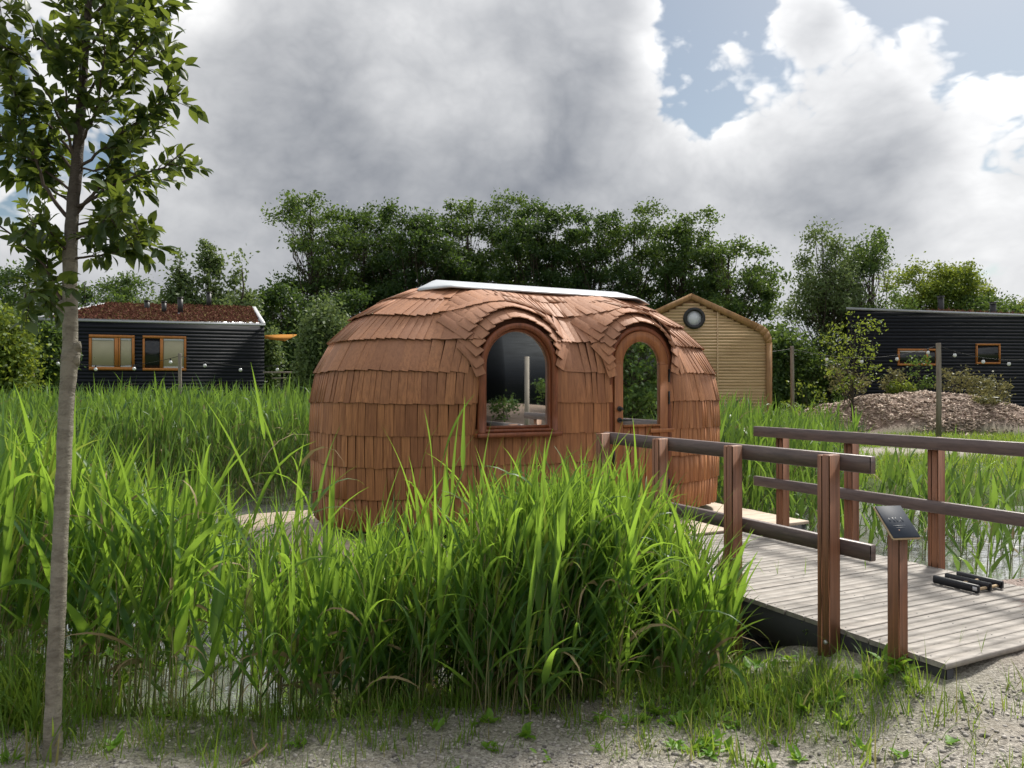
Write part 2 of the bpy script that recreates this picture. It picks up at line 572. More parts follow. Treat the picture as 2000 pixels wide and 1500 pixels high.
M['tree_bronze'] = mat_leaf('shrub leaf bronze', (0.15, 0.14, 0.07), (0.11, 0.13, 0.05), (0.3, 0.27, 0.1), 0.35, 0.5, 0.3)
M['substrate'] = mat_plain('roof soil', (0.13, 0.075, 0.055), 0.95, 0.0, 0.4, 6)
M['sedum'] = mat_leaf('red sedum', (0.17, 0.075, 0.055), (0.13, 0.06, 0.045), (0.16, 0.08, 0.055), 0.12, 0.95, 0.0, 0.18, (0.2, 0.16, 0.07))
M['chip'] = mat_plain('wood chip', (0.5, 0.4, 0.33), 0.8, 0.2, 0.75, 2.0)
M['pebble'] = mat_plain('pebble', (0.35, 0.325, 0.3), 0.75, 0.25, 1.0, 9.0)
M['twig'] = mat_plain('dry twig', (0.2, 0.15, 0.11), 0.8, 0.2, 0.3)
M['crate'] = mat_plain('grey box', (0.3, 0.35, 0.4), 0.6, 0.3, 0.1)

# ------------------------------------------------------------------ terrain
POND = np.array([(-18, 4.9), (-6, 4.3), (-2.9, 3.85), (-1.9, 3.72), (-0.9, 3.85), (0.3, 4.25), (1.3, 4.55), (2.6, 5.15), (4.2, 6.0), (6.5, 7.0),
                 (11, 8.6), (11, 11.6), (7.4, 12.0), (5.2, 12.8), (3.0, 15.5), (0, 17), (-6, 16.6), (-18, 15.5)], dtype=float)
WATER_Z = -0.2


def sdist(x, y, poly):
    """signed distance to a polygon, positive inside"""
    x, y = np.asarray(x, float), np.asarray(y, float)
    d = np.full(x.shape, 1e9)
    ins = np.zeros(x.shape, bool)
    n = len(poly)
    for i in range(n):
        ax, ay = poly[i]
        bx, by = poly[(i + 1) % n]
        ex, ey = bx - ax, by - ay
        t = np.clip(((x - ax) * ex + (y - ay) * ey) / (ex * ex + ey * ey), 0, 1)
        d = np.minimum(d, np.hypot(x - ax - t * ex, y - ay - t * ey))
        c = ((ay > y) != (by > y)) & (x < ex * (y - ay) / (ey if ey else 1e-9) + ax)
        ins ^= c
    return np.where(ins, d, -d)


def sst(a, b, x):
    t = np.clip((np.asarray(x, float) - a) / (b - a), 0, 1)
    return t * t * (3 - 2 * t)


def vnoise(x, y, s, seed=0):
    """value noise 0..1"""
    x, y = np.asarray(x, float) * s + 917.0, np.asarray(y, float) * s + 431.0
    xi, yi = np.floor(x).astype(np.int64), np.floor(y).astype(np.int64)
    fx, fy = x - xi, y - yi
    fx, fy = fx * fx * (3 - 2 * fx), fy * fy * (3 - 2 * fy)

    def h(a, b):
        k = (a * 374761393 + b * 668265263 + seed * 1442695041) & 0xFFFFFFFF
        k = ((k ^ (k >> 13)) * 1274126177) & 0xFFFFFFFF
        return ((k ^ (k >> 16)) & 0xFFFF) / 65535.0
    return (h(xi, yi) * (1 - fx) + h(xi + 1, yi) * fx) * (1 - fy) + (h(xi, yi + 1) * (1 - fx) + h(xi + 1, yi + 1) * fx) * fy


MOUND = (15.3, 28.6)
MOUND2 = (17.5, -6.2)


def ground(x, y):
    x, y = np.asarray(x, float), np.asarray(y, float)
    d = sdist(x, y, POND) + (vnoise(x, y, 1.3, 3) - 0.5) * 0.35 + (vnoise(x, y, 4.0, 5) - 0.5) * 0.12
    z = 0.19 * sst(1.15, 2.3, x - 0.2 * (y - 4)) * (1 - sst(5.5, 8, y))
    z = z + (vnoise(x, y, 0.9, 1) - 0.5) * 0.09 + (vnoise(x, y, 3.1, 2) - 0.5) * 0.04 + (vnoise(x, y, 11, 7) - 0.5) * 0.018
    z = z - 0.75 * sst(-0.25, 1.1, d)
    far = sst(18, 60, np.hypot(x, y))
    z = z * (1 - far) + far * (vnoise(x, y, 0.02, 8) - 0.5) * 0.3
    mx, my = (x - MOUND[0]) / 5.6, (y - MOUND[1]) / 2.6
    r = np.hypot(mx, my)
    z = z + 1.42 * np.clip(1 - r * r, 0, 1) ** 0.8 * (0.86 + 0.28 * vnoise(x, y, 0.55, 4)) + np.where(r < 1, (vnoise(x, y, 3, 6) - .5) * .12, 0)
    r2 = np.hypot((x - MOUND2[0]) / 5.5, (y - MOUND2[1]) / 4.5)
    return z + 0.8 * np.clip(1 - r2 * r2, 0, 1)


def axis(pieces):
    out = []
    for a, b, s in pieces:
        out.append(np.arange(a, b, s))
    return np.concatenate(out + [[pieces[-1][1]]])


gx = axis([(-2600, -400, 440), (-400, -60, 34), (-60, -14, 2.3), (-14, -4.5, 0.3), (-4.5, 6, 0.065), (6, 14, 0.22), (14, 30, 0.5), (30, 60, 3), (60, 400, 34), (400, 2600, 440)])
gy = axis([(-600, -60, 90), (-60, -14, 4), (-14, 0, .6), (0, 2.4, 0.4), (2.4, 8, 0.065), (8, 18, 0.22), (18, 40, 0.5), (40, 70, 3), (70, 400, 33), (400, 3600, 400)])
GX, GY = np.meshgrid(gx, gy)
GZ = ground(GX, GY)
nx, ny = len(gx), len(gy)
idx = np.arange(nx * ny).reshape(ny, nx)
a = Acc()
a.add(np.stack([GX, GY, GZ], -1), np.stack([idx[:-1, :-1], idx[:-1, 1:], idx[1:, 1:], idx[1:, :-1]], -1).reshape(-1, 4))


def grass_weight(x, y):
    """0 bare gravel, 1 turf"""
    g = vnoise(x, y, 0.8, 21) * 0.6 + vnoise(x, y, 2.6, 22) * 0.4
    near = sst(0.62, 0.78, g) * 0.35
    d = sdist(x, y, POND)
    lip = sst(-0.9, -0.15, d) * (1 - sst(2.2, 3.0, x)) * sst(0.35, 0.6, g + 0.1)
    tuft = np.exp(-(((x - 1.35) / 0.75) ** 2 + ((y - 3.95) / 0.5) ** 2)) * sst(.3, .55, g + .15)
    wn = np.clip(near + lip * 0.4 + tuft, 0, 1) * (1 - sst(2.6, 3.1, x))
    wf = np.ones_like(x)
    road = np.exp(-((y - 19.2 - 0.04 * (x - 12) - (g - .5)) / 1.3) ** 4) * sst(5.5, 7.5, x)
    wf = wf * (1 - 0.95 * road)
    r = np.hypot((x - MOUND[0]) / 5.6, (y - MOUND[1]) / 2.6)
    wf = wf * (1 - (r < 1.0))
    f = sst(8.5, 10.0, y)
    f = np.maximum(f, sst(-2.2, -4, x))
    f = np.maximum(f, (x > 7) * (y < 2) * (vnoise(x, y, .3, 88) > .35))
    return wn * (1 - f) + wf * f


def mound_weight(x, y):
    r = np.hypot((x - MOUND[0]) / 5.6, (y - MOUND[1]) / 2.6)
    r2 = np.hypot((x - MOUND2[0]) / 5.5, (y - MOUND2[1]) / 4.5)
    return np.maximum(sst(1.02, 0.95, r), sst(1.0, .9, r2))


me_ground = a.mesh('ground', [])
at = me_ground.attributes.new('grass', 'FLOAT', 'POINT')
at.data.foreach_set('value', grass_weight(GX, GY).reshape(-1).astype(np.float32))
at = me_ground.attributes.new('red', 'FLOAT', 'POINT')
at.data.foreach_set('value', (sst(2.3, 3.4, GX + 0.5 * (vnoise(GX, GY, 1.7, 31) - .5)) * (1 - sst(6, 9, GY))).reshape(-1).astype(np.float32))
at = me_ground.attributes.new('mulch', 'FLOAT', 'POINT')
at.data.foreach_set('value', mound_weight(GX, GY).reshape(-1).astype(np.float32))

m, t, out = new_mat('ground')
g = t.n('ShaderNodeNewGeometry')
pos = g.outputs['Position']
vor = t.n('ShaderNodeTexVoronoi')
t.l(pos, vor.inputs['Vector'])
vor.inputs['Scale'].default_value = 85
vor2 = t.n('ShaderNodeTexVoronoi')
t.l(pos, vor2.inputs['Vector'])
vor2.inputs['Scale'].default_value = 34
sepv = t.n('ShaderNodeSeparateColor')
t.l(vor.outputs['Color'], sepv.inputs[0])
n1, _ = t.noise(pos, 3.0, 6, 0.65)
n2, _ = t.noise(pos, 120, 3, 0.7)
gcol = t.mix(sepv.outputs[0], (0.24, 0.215, 0.19), (0.6, 0.555, 0.5))
gcol = t.mix(t.ramp01(n1, 0.42, 0.7, 0, 0.5), gcol, (0.3, 0.26, 0.21))
gcol = t.mix(t.ramp01(n1, 0.25, 0.42, 0.45, 0), gcol, (0.14, 0.12, 0.1))
redc = t.mix(sepv.outputs[1], (0.22, 0.17, 0.15), (0.5, 0.41, 0.37))
ar = t.n('ShaderNodeAttribute', attribute_name='red')
gcol = t.mix(ar.outputs['Fac'], gcol, redc)
ag = t.n('ShaderNodeAttribute', attribute_name='grass')
soil = t.mix(n2, (0.055, 0.085, 0.02), (0.10, 0.15, 0.035))
soil = t.mix(t.ramp01(n1, 0.5, 0.75, 0, 0.5), soil, (0.16, 0.14, 0.08))
gcol = t.mix(ag.outputs['Fac'], gcol, soil)
am = t.n('ShaderNodeAttribute', attribute_name='mulch')
gcol = t.mix(am.outputs['Fac'], gcol, t.mix(n2, (0.14, 0.095, 0.075), (0.34, 0.25, 0.2)))
hb = t.math('ADD', t.math('MULTIPLY', vor.outputs['Distance'], -0.6), t.math('ADD', t.math('MULTIPLY', vor2.outputs['Distance'], -0.7), n2))
principled(t, out, gcol, 0.85, 0.2, hb, 0.013)
me_ground.materials.append(m)
o = bpy.data.objects.new('ground', me_ground)
COL.objects.link(o)
me_ground.polygons.foreach_set('use_smooth', np.ones(len(me_ground.polygons), dtype=bool))
tag(o, 'grey gravel bank and grassy ground round the pond', 'ground', kind='structure')

# water: real ripples on a fine sheet
a = Acc()
wx = axis([(-18.5, -5, 0.25), (-5, 6, 0.12), (6, 11.5, 0.25)])
wy = axis([(3.2, 9, 0.12), (9, 17.4, 0.25)])
WX, WY = np.meshgrid(wx, wy)
WZ = WATER_Z + (vnoise(WX, WY, 2.2, 41) - .5) * .006
ii = np.arange(WX.size).reshape(WX.shape)
a.add(np.stack([WX, WY, WZ], -1), np.stack([ii[:-1, :-1], ii[:-1, 1:], ii[1:, 1:], ii[1:, :-1]], -1).reshape(-1, 4))
m, t, out = new_mat('pond water')
g = t.n('ShaderNodeNewGeometry')
n1, _ = t.noise(g.outputs['Position'], 5.0, 4, 0.55)
n2, _ = t.noise(g.outputs['Position'], 1.1, 5, 0.6)
n3, _ = t.noise(g.outputs['Position'], 22.0, 4, 0.6)
film = t.math('MULTIPLY', t.ramp01(n2, 0.52, 0.66), t.ramp01(n3, 0.45, 0.6))
wc = t.mix(film, (0.30, 0.31, 0.30), (0.42, 0.42, 0.36))
p = principled(t, None, wc, t.ramp01(film, 0, 1, 0.03, 0.3), 1.0, n1, 0.006)
p.inputs['IOR'].default_value = 3.2
t.l(p.outputs[0], out.inputs[0])
o = a.build('pond_water', m, smooth=True)
tag(o, 'still pond water mirroring the bright sky between the reeds', 'water', kind='structure')


# ------------------------------------------------------------------ blades, reeds, grass
def blades(acc, base, az, el, L, wd, curve, twist, seg=6, cols=2, fold=0.25, mat=0, peak=0.22, base_w=0.35):
    N = len(base)
    s = np.linspace(0, 1, seg + 1)
    ang = el[:, None] - curve[:, None] * (s[None, :] ** 1.6)
    ds = (L / seg)[:, None]
    mid = 0.5 * (ang[:, 1:] + ang[:, :-1])
    rr = np.concatenate([np.zeros((N, 1)), np.cumsum(np.cos(mid) * ds, 1)], 1)
    zz = np.concatenate([np.zeros((N, 1)), np.cumsum(np.sin(mid) * ds, 1)], 1)
    ca, sa = np.cos(az)[:, None], np.sin(az)[:, None]
    c = np.stack([base[:, 0:1] + rr * ca, base[:, 1:2] + rr * sa, base[:, 2:3] + zz], -1)
    tan = np.stack([np.cos(ang) * ca, np.cos(ang) * sa, np.sin(ang)], -1)
    h = np.stack([-sa * np.ones_like(s), ca * np.ones_like(s), np.zeros((N, seg + 1))], -1)
    nr = np.cross(tan, h)
    tw = (twist[:, None] * s[None, :])[..., None]
    side = np.cos(tw) * h + np.sin(tw) * nr
    nr2 = np.cos(tw) * nr - np.sin(tw) * h
    f = np.where(s < peak, base_w + (1 - base_w) * np.sin(s / peak * math.pi / 2), np.clip(1 - ((s - peak) / (1 - peak)), 0, 1) ** 1.0)
    f[-1] = 0.02
    hw = (0.5 * wd)[:, None, None] * f[None, :, None]
    if cols == 3:
        vv = np.stack([c - side * hw, c + nr2 * hw * fold * -1, c + side * hw], 2)
    else:
        vv = np.stack([c - side * hw, c + side * hw], 2)
    k = cols
    stride = (seg + 1) * k
    q = []
    for i in range(seg):
        for j in range(k - 1):
            q.append((i * k + j, i * k + j + 1, (i + 1) * k + j + 1, (i + 1) * k + j))
    q = np.asarray(q)
    fs = (np.arange(N)[:, None, None] * stride + q[None]).reshape(-1, 4)
    acc.add(vv.reshape(-1, 3), fs, mat)


def stems(acc, base, top_off, H, rad, mat=0, seg=4):
    N = len(base)
    s = np.linspace(0, 1, seg + 1)
    c = np.stack([base[:, 0:1] + top_off[:, 0:1] * s ** 2, base[:, 1:2] + top_off[:, 1:2] * s ** 2, base[:, 2:3] + H[:, None] * s], -1)
    r = rad[:, None] * (1 - 0.6 * s)
    vv = []
    for k in range(3):
        th = 2 * math.pi * k / 3 + 0.4
        vv.append(c + np.stack([r * math.cos(th), r * math.sin(th), 0 * r], -1))
    vv = np.stack(vv, 2)
    q = np.asarray([(i * 3 + k, i * 3 + (k + 1) % 3, (i + 1) * 3 + (k + 1) % 3, (i + 1) * 3 + k) for i in range(seg) for k in range(3)])
    fs = (np.arange(N)[:, None, None] * (3 * (seg + 1)) + q[None]).reshape(-1, 4)
    acc.add(vv.reshape(-1, 3), fs, mat)


WIND = 0.15      # leaves drift towards +x


def reed_bed(acc, pts, H, rng, nleaf=7, detail=2, wmul=1.0, lmul=1.0, wind=0.55, dense_low=0.3, z0=None):
    N = len(pts)
    zb = np.maximum(ground(pts[:, 0], pts[:, 1]), WATER_Z - 0.1) if z0 is None else z0
    base = np.stack([pts[:, 0], pts[:, 1], zb], -1)
    Hs = H - zb
    laz = rng.normal(WIND, 1.0, N)
    lean = Hs * rng.uniform(0.03, 0.2, N)
    toff = np.stack([np.cos(laz) * lean + 0.05 * Hs, np.sin(laz) * lean * 0.8], -1)
    stems(acc, base, toff, Hs * 0.93, rng.uniform(.0032, .006, N) * (1.0 if detail > 1 else 1.35), 1, 4 if detail > 1 else 2)
    # some of last year's dead stalks stand among the green ones
    nd = max(1, N // 5)
    kk_ = rng.permutation(N)[:nd]
    dlean = rng.normal(0, .16, (nd, 2))
    stems(acc, base[kk_] + np.concatenate([rng.normal(0, .04, (nd, 2)), np.zeros((nd, 1))], 1), dlean, Hs[kk_] * rng.uniform(.35, .85, nd), rng.uniform(.002, .004, nd), 2, 3)
    plane = rng.uniform(0, 2 * math.pi, N)
    for k in range(nleaf):
        tt = dense_low + (0.96 - dense_low) * (k + rng.uniform(-.3, .3, N)) / (nleaf - 1)
        tt = np.clip(tt, 0.08, 0.97)
        b = np.stack([base[:, 0] + toff[:, 0] * tt ** 2, base[:, 1] + toff[:, 1] * tt ** 2, base[:, 2] + Hs * 0.93 * tt], -1)
        az = plane + math.pi * k + rng.normal(0, 0.5, N)
        vx, vy = np.cos(az) + wind, np.sin(az) * 0.9 - 0.1
        az = np.arctan2(vy, vx)
        top = (tt - dense_low) / (1 - dense_low)
        el = R(57) + R(27) * top + rng.normal(0, .14, N)
        L = rng.uniform(.3, .58, N) * lmul * (0.9 + 0.25 * np.sin(np.clip(top, 0, 1) * math.pi))
        cu = rng.gamma(2.0, 0.22, N) + np.where(rng.random(N) < .13, rng.uniform(1.0, 2.0, N), 0)
        wd = np.exp(rng.normal(-3.62, .32, N)).clip(.012, .05) * wmul
        tw = rng.normal(0, 0.9, N)
        dry = (rng.random(N) < (.16 if k == 0 else .05))
        if dry.any():
            blades(acc, b[dry], az[dry], el[dry] - .3, L[dry] * .8, wd[dry] * .7, cu[dry] + rng.uniform(.6, 1.8, dry.sum()), tw[dry] * 2, 6, 2, mat=2)
        ok_ = ~dry
        b, az, el, L, wd, cu, tw = b[ok_], az[ok_], el[ok_], L[ok_], wd[ok_], cu[ok_], tw[ok_]
        if len(b) == 0:
            continue
        if detail > 1:
            blades(acc, b, az, el, L, wd, cu, tw, 8, 3, 0.35)
        else:
            blades(acc, b, az, el, L, wd * 1.15, cu, tw, 4, 2)


def scatter(rng, n, x0, x1, y0, y1, dens):
    """points thinned by a density function 0..1"""
    out = []
    got = 0
    while got < n:
        x, y = rng.uniform(x0, x1, n * 2), rng.uniform(y0, y1, n * 2)
        k = rng.random(n * 2) < dens(x, y)
        p_ = np.stack([x[k], y[k]], -1)
        if len(p_) == 0:
            break
        out.append(p_)
        got += len(p_)
    return np.concatenate(out)[:n]


def to_uv(x, y):
    dx, dy = x - O.x, y - O.y
    return dx * U.x + dy * U.y, dx * V.x + dy * V.y


def clear_of_wood(x, y, pad=0.08):
    u, v = to_uv(x, y)
    plat = (u > -3.52 - pad) & (u < 1.72 + pad) & (v > -0.62 - pad) & (v < 2.5 + pad)
    brid = (u > -1.08 - pad) & (u < 1.1 + pad) & (v > -3.9) & (v < -0.5)
    return ~(plat | brid)


rng = np.random.default_rng(7)
# the thick stand in front of the cabin
acc = Acc()


def d_front(x, y):
    sx = 1000 + FPX * x / y
    d = sdist(x, y, POND)
    core = np.exp(-(((sx - 1135) / 215) ** 4)) * sst(-.55, -.25, d)
    left = 0.17 * sst(880, 800, sx) * sst(540, 640, sx) * sst(-.3, 0.0, d)
    return np.clip(core + left, 0, 1) * clear_of_wood(x, y) * sst(5.8, 5.0, y) * (sx < 1425) * sst(0.35, 0.6, vnoise(x, y, 3.0, 51) + .12)


pts = scatter(rng, 760, -2.0, 1.9, 3.55, 6.0, d_front)
sx = 1000 + FPX * pts[:, 0] / pts[:, 1]
top = np.interp(sx, [500, 700, 850, 930, 1120, 1250, 1350, 1420], [1090, 1090, 1060, 1005, 990, 1035, 1110, 1185])
Htop = EYE - (top + rng.normal(25, 45, len(pts)) - HOR) / FPX * pts[:, 1]
reed_bed(acc, pts, np.clip(Htop - .05, .35, 1.4), rng, 9, 2, 1.05, 0.95, 0.5, 0.12)
# thinner stand to the side of it, water shows between the stems


def d_side(x, y):
    sx = 1000 + FPX * x / y
    d = sdist(x, y, POND)
    gap = 1 - 0.45 * np.exp(-(((sx - 430) / 130) ** 4)) * (y < 5.2)
    gap = gap * (0.5 + 0.5 * sst(330, 120, sx)) * (1 - 0.72 * np.exp(-(((sx - 545) / 110) ** 4)))
    return sst(-.25, 0.05, d) * clear_of_wood(x, y) * sst(760, 640, sx) * gap * sst(0.3, 0.55, vnoise(x, y, 2.4, 52) + .15)


pts = scatter(rng, 900, -6.2, -0.6, 3.6, 6.6, d_side)
sx = 1000 + FPX * pts[:, 0] / pts[:, 1]
top = np.interp(sx, [-100, 0, 110, 220, 400, 520, 700], [900, 905, 915, 965, 1030, 1075, 1080])
Htop = EYE - (top + rng.normal(25, 45, len(pts)) - HOR) / FPX * pts[:, 1]
reed_bed(acc, pts, np.clip(Htop - .05, .3, 1.45), rng, 8, 2, 1.25, 1.05, 0.5, 0.36)
# front fringe of slimmer reeds rooted at the very edge of the bank


def d_fringe(x, y):
    sx = 1000 + FPX * x / y
    d = sdist(x, y, POND)
    return (sx > 140) * (sx < 900) * sst(-.22, -.05, d) * sst(.75, .45, d) * (0.45 + 0.55 * sst(400, 560, sx)) * clear_of_wood(x, y)


pts = scatter(rng, 105, -3.2, 0, 3.5, 5.2, d_fringe)
sx = 1000 + FPX * pts[:, 0] / pts[:, 1]
top = np.interp(sx, [140, 300, 450, 560, 700, 900], [1030, 1070, 1130, 1130, 1110, 1070])
Htop = EYE - (top + rng.normal(20, 75, len(pts)) - HOR) / FPX * pts[:, 1]
reed_bed(acc, pts, np.clip(Htop - .03, .3, 1.2), rng, 7, 2, 1.0, 1.0, 0.35, 0.34)
# a few taller shoots that stand out above the rest: picture x, top row, depth
for (qx, qy, dep) in ((492, 735, 3.75), (508, 800, 3.8), (825, 800, 4.3), (842, 805, 4.5), (800, 850, 4.4), (350, 850, 4.0), (362, 905, 4.1), (20, 800, 4.2),
                      (960, 865, 4.5), (1105, 850, 4.6), (1180, 880, 4.4), (1240, 905, 4.5), (905, 900, 4.3), (620, 900, 4.2), (660, 905, 4.4), (210, 880, 4.3), (560, 930, 4.0)):
    p3 = px(qx, qy, dep)
    pp = np.array([[p3.x - .05, p3.y]])
    reed_bed(acc, pp, np.array([p3.z - .16]), rng, 7, 2, 1.05, 1.05, 0.3, 0.4)
o = acc.build('reeds', [M['reed'], M['reed_stem'], M['straw']], smooth=True)
tag(o, 'tall bright green reeds on the near bank before the cabin', 'reeds', kind='stuff')

# the far reed belt behind the pond and the reeds beside the bridge
acc = Acc()


def d_far(x, y):
    d = sdist(x, y, POND)
    sx = 1000 + FPX * x / y
    edge = np.where(sx < 640, 11.2 + 0.7 * vnoise(x, y, .6, 61), 9.4 + .8 * vnoise(x, y, .7, 62))
    ok = (y > edge) & ((sx < 700) | (sx > 1330)) & (sx < 1690)
    fade = np.where(sx > 1560, sst(1690, 1560, sx), 1)
    return ok * fade * (d > -1.6) * clear_of_wood(x, y, .3)


pts = scatter(rng, 5200, -15, 6.5, 9.3, 18.0, d_far)
sx = 1000 + FPX * pts[:, 0] / pts[:, 1]
Hm = np.where(sx < 900, 1.27, 1.07) - np.where(sx > 1450, .1, 0)
H = Hm + rng.normal(0, .13, len(pts)) - 0.12 * (pts[:, 1] < 12.2) + (vnoise(pts[:, 0], pts[:, 1], .9, 66) - .5) * .3
reed_bed(acc, pts, np.clip(H, .5, 1.8), rng, 7, 1, 1.1, 1.0, 0.45, 0.22)


def d_right(x, y):
    u, v = to_uv(x, y)
    d = sdist(x, y, POND)
    return (u > 1.35) * (d > 0.05) * (y < 9.6) * clear_of_wood(x, y, .2) * (0.10 + 0.5 * sst(7.6, 9.4, y) * sst(.4, .65, vnoise(x, y, 1.4, 63) + .1)) * sst(7.5, 5.5, x - .12 * (y - 8)).clip(.35, 1)


pts = scatter(rng, 170, 2.6, 9.5, 5.6, 12.0, d_right)
H = 0.55 + rng.normal(0, .2, len(pts)) - .15 * sst(4.5, 6.5, pts[:, 0]) - 0.1 * sst(9, 7, pts[:, 1])
reed_bed(acc, pts, np.clip(H, .2, 1.3), rng, 7, 1, 1.15, 0.9, 0.35, 0.2)
for (qx, qy, dep) in ((1975, 835, 6.4), (1800, 905, 8.0), (1905, 925, 7.5), (1720, 890, 9.0), (1690, 880, 9.4)):
    p3 = px(qx, qy, dep)
    reed_bed(acc, np.array([[p3.x, p3.y]]), np.array([p3.z - .15]), rng, 6, 2, 1.2, 1.0, 0.2, 0.4)
o = acc.build('reed_belt', [M['reed_far'], M['reed_stem'], M['straw']], smooth=True)
tag(o, 'dense belt of reeds along the far edge of the pond', 'reeds', kind='stuff')

# short grass and broad weeds on the gravel, lawn beyond the pond
acc = Acc()


def grass_patch(acc, pts, hmin, hmax, rng, per=9, spread=.05, wd=.006, seg=3, mat=0):
    n = len(pts)
    P = np.repeat(pts, per, 0) + rng.normal(0, spread, (n * per, 2))
    z = ground(P[:, 0], P[:, 1]) - .004
    k = z > WATER_Z - .02
    P, z = P[k], z[k]
    N = len(P)
    blades(acc, np.stack([P[:, 0], P[:, 1], z], -1), rng.uniform(0, 6.283, N), R(72) + rng.normal(0, .25, N), rng.uniform(hmin, hmax, N),
           rng.uniform(.6, 1.3, N) * wd, rng.gamma(2, .35, N), rng.normal(0, .5, N), seg, 2, mat=mat, base_w=.7)


def d_near_grass(x, y):
    sx = 1000 + FPX * x / y
    gw = grass_weight(x, y)
    return np.clip(gw * 1.1 + 0.10, 0, 1) * (sx > -200) * (sx < 2150) * clear_of_wood(x, y, 0.0)


pts = scatter(rng, 900, -3.2, 3.0, 2.7, 5.4, d_near_grass)
grass_patch(acc, pts, .03, .13, rng, 11, .035, .0055)
pts = scatter(rng, 70, -3.2, 2.0, 3.0, 4.6, d_near_grass)
grass_patch(acc, pts, .12, .3, rng, 9, .03, .008, 5)
# greener cushion beside the bridge
pts = np.stack([rng.normal(1.25, .4, 170), rng.normal(3.95, .28, 170)], -1)
pts = pts[clear_of_wood(pts[:, 0], pts[:, 1], -.02)]
grass_patch(acc, pts, .05, .2, rng, 9, .03, .009, 4)
# grass along the foot of the reeds
pts = scatter(rng, 190, -2.6, 1.3, 3.3, 4.6, lambda x, y: sst(-.5, -.2, sdist(x, y, POND)) * sst(.1, -.05, sdist(x, y, POND)) * sst(.3, .6, vnoise(x, y, 2.2, 95) + .1))
grass_patch(acc, pts, .06, .22, rng, 9, .04, .007, 4)
# long arching grass at the foot of the sapling
pts = np.stack([rng.normal(-2.28, .16, 60), rng.normal(3.62, .14, 60)], -1)
grass_patch(acc, pts, .2, .5, rng, 9, .04, .009, 6)
o = acc.build('bank_grass', M['grass'], smooth=True)
tag(o, 'thin grass tufts growing through the gravel of the near bank', 'grass', kind='stuff')

acc = Acc()


def d_lawn(x, y):
    return grass_weight(x, y) * (sdist(x, y, POND) < -0.1) * (y > 9)


pts = scatter(rng, 5200, 3.5, 19, 11.5, 25.5, d_lawn)
grass_patch(acc, pts, .08, .26, rng, 7, .12, .02, 3)
pts = scatter(rng, 700, 5.5, 15, 22.0, 31, lambda x, y: (x < 9.8) * 1.0)
grass_patch(acc, pts, .3, .9, rng, 8, .25, .03, 3)
o = acc.build('lawn_grass', M['grass'], smooth=True)
tag(o, 'rough mown grass between the pond and the wood chip mound', 'grass', kind='stuff')


def leafy(acc, c, n, r, rng, size=.05, mat=0, up=.4):
    """rosette of broad oval leaves"""
    az = rng.uniform(0, 6.283, n)
    base = np.repeat(np.array([[c[0], c[1], c[2]]]), n, 0) + rng.normal(0, r * .25, (n, 3)) * (1, 1, .4)
    blades(acc, base, az, rng.uniform(.2, 1.2, n), rng.uniform(.6, 1.3, n) * size * 1.8, rng.uniform(.7, 1.2, n) * size, rng.uniform(.2, 1.2, n), rng.normal(0, .3, n), 4, 3, .3, mat, .45, .15)


acc = Acc()
for _ in range(95):
    x, y = (rng.normal(1.15, .5), rng.normal(3.85, .33)) if rng.random() < .6 else (rng.uniform(-3, 2.2), rng.uniform(3.05, 4.0))
    if not clear_of_wood(np.array([x]), np.array([y]), -.02)[0]:
        continue
    leafy(acc, (x, y, float(ground(x, y)) + .01), int(rng.integers(5, 12)), .05, rng, rng.uniform(.02, .04))
for qx, qy, dep, s_ in ((1742, 1318, 3.95, .055), (1755, 1325, 3.9, .05), (1560, 1225, 4.7, .05), (1585, 1235, 4.6, .045), (1480, 1300, 4.2, .04)):
    p3 = px(qx, qy, dep)
    leafy(acc, (p3.x, p3.y, max(p3.z, float(ground(p3.x, p3.y)) + .03)), 12, .1, rng, s_)
# low leafy growth at the water's edge beside the tree
for _ in range(60):
    x, y = rng.uniform(-3.0, -1.9), rng.uniform(3.7, 4.4)
    leafy(acc, (x, y, max(float(ground(x, y)), WATER_Z) + rng.uniform(.02, .35)), 8, .12, rng, rng.uniform(.03, .05))
# shoots poking up through the deck
for qx, qy, dep in ((1518, 1112, 5.6), (1690, 1095, 5.75), (1873, 1260, 4.1), (1880, 1245, 4.15), (1915, 1285, 3.95), (1572, 1118, 5.6)):
    p3 = px(qx, qy, dep)
    blades(acc, np.array([[p3.x, p3.y, .24]] * 3), rng.uniform(0, 6.28, 3), R(80) + rng.normal(0, .1, 3), rng.uniform(.06, .17, 3), np.full(3, .005), rng.uniform(.1, .5, 3), np.zeros(3), 3, 2)
o = acc.build('weeds', M['weed'], smooth=True)
tag(o, 'small broad leaved weeds by the bridge and the water edge', 'weeds', kind='stuff')

# pebbles on the gravel
acc = Acc()
ico = np.array([(0, 0, 1), (.89, 0, .45), (.28, .85, .45), (-.72, .53, .45), (-.72, -.53, .45), (.28, -.85, .45),
                (.72, .53, -.45), (-.28, .85, -.45), (-.89, 0, -.45), (-.28, -.85, -.45), (.72, -.53, -.45), (0, 0, -1)])
icf = np.array([(0, 1, 2), (0, 2, 3), (0, 3, 4), (0, 4, 5), (0, 5, 1), (1, 6, 2), (2, 7, 3), (3, 8, 4), (4, 9, 5), (5, 10, 1),
                (2, 6, 7), (3, 7, 8), (4, 8, 9), (5, 9, 10), (1, 10, 6), (11, 7, 6), (11, 8, 7), (11, 9, 8), (11, 10, 9), (11, 6, 10)])
n = 14000
P = scatter(rng, n, -3.2, 4.2, 2.5, 5.6, lambda x, y: (1 - 0.6 * grass_weight(x, y)) * (sdist(x, y, POND) < .15) * sst(5.6, 3.2, y + 0 * x).clip(.25, 1) * clear_of_wood(x, y, 0))
z = ground(P[:, 0], P[:, 1])
sz = np.exp(rng.normal(-5.3, .6, n)).clip(.002, .011)
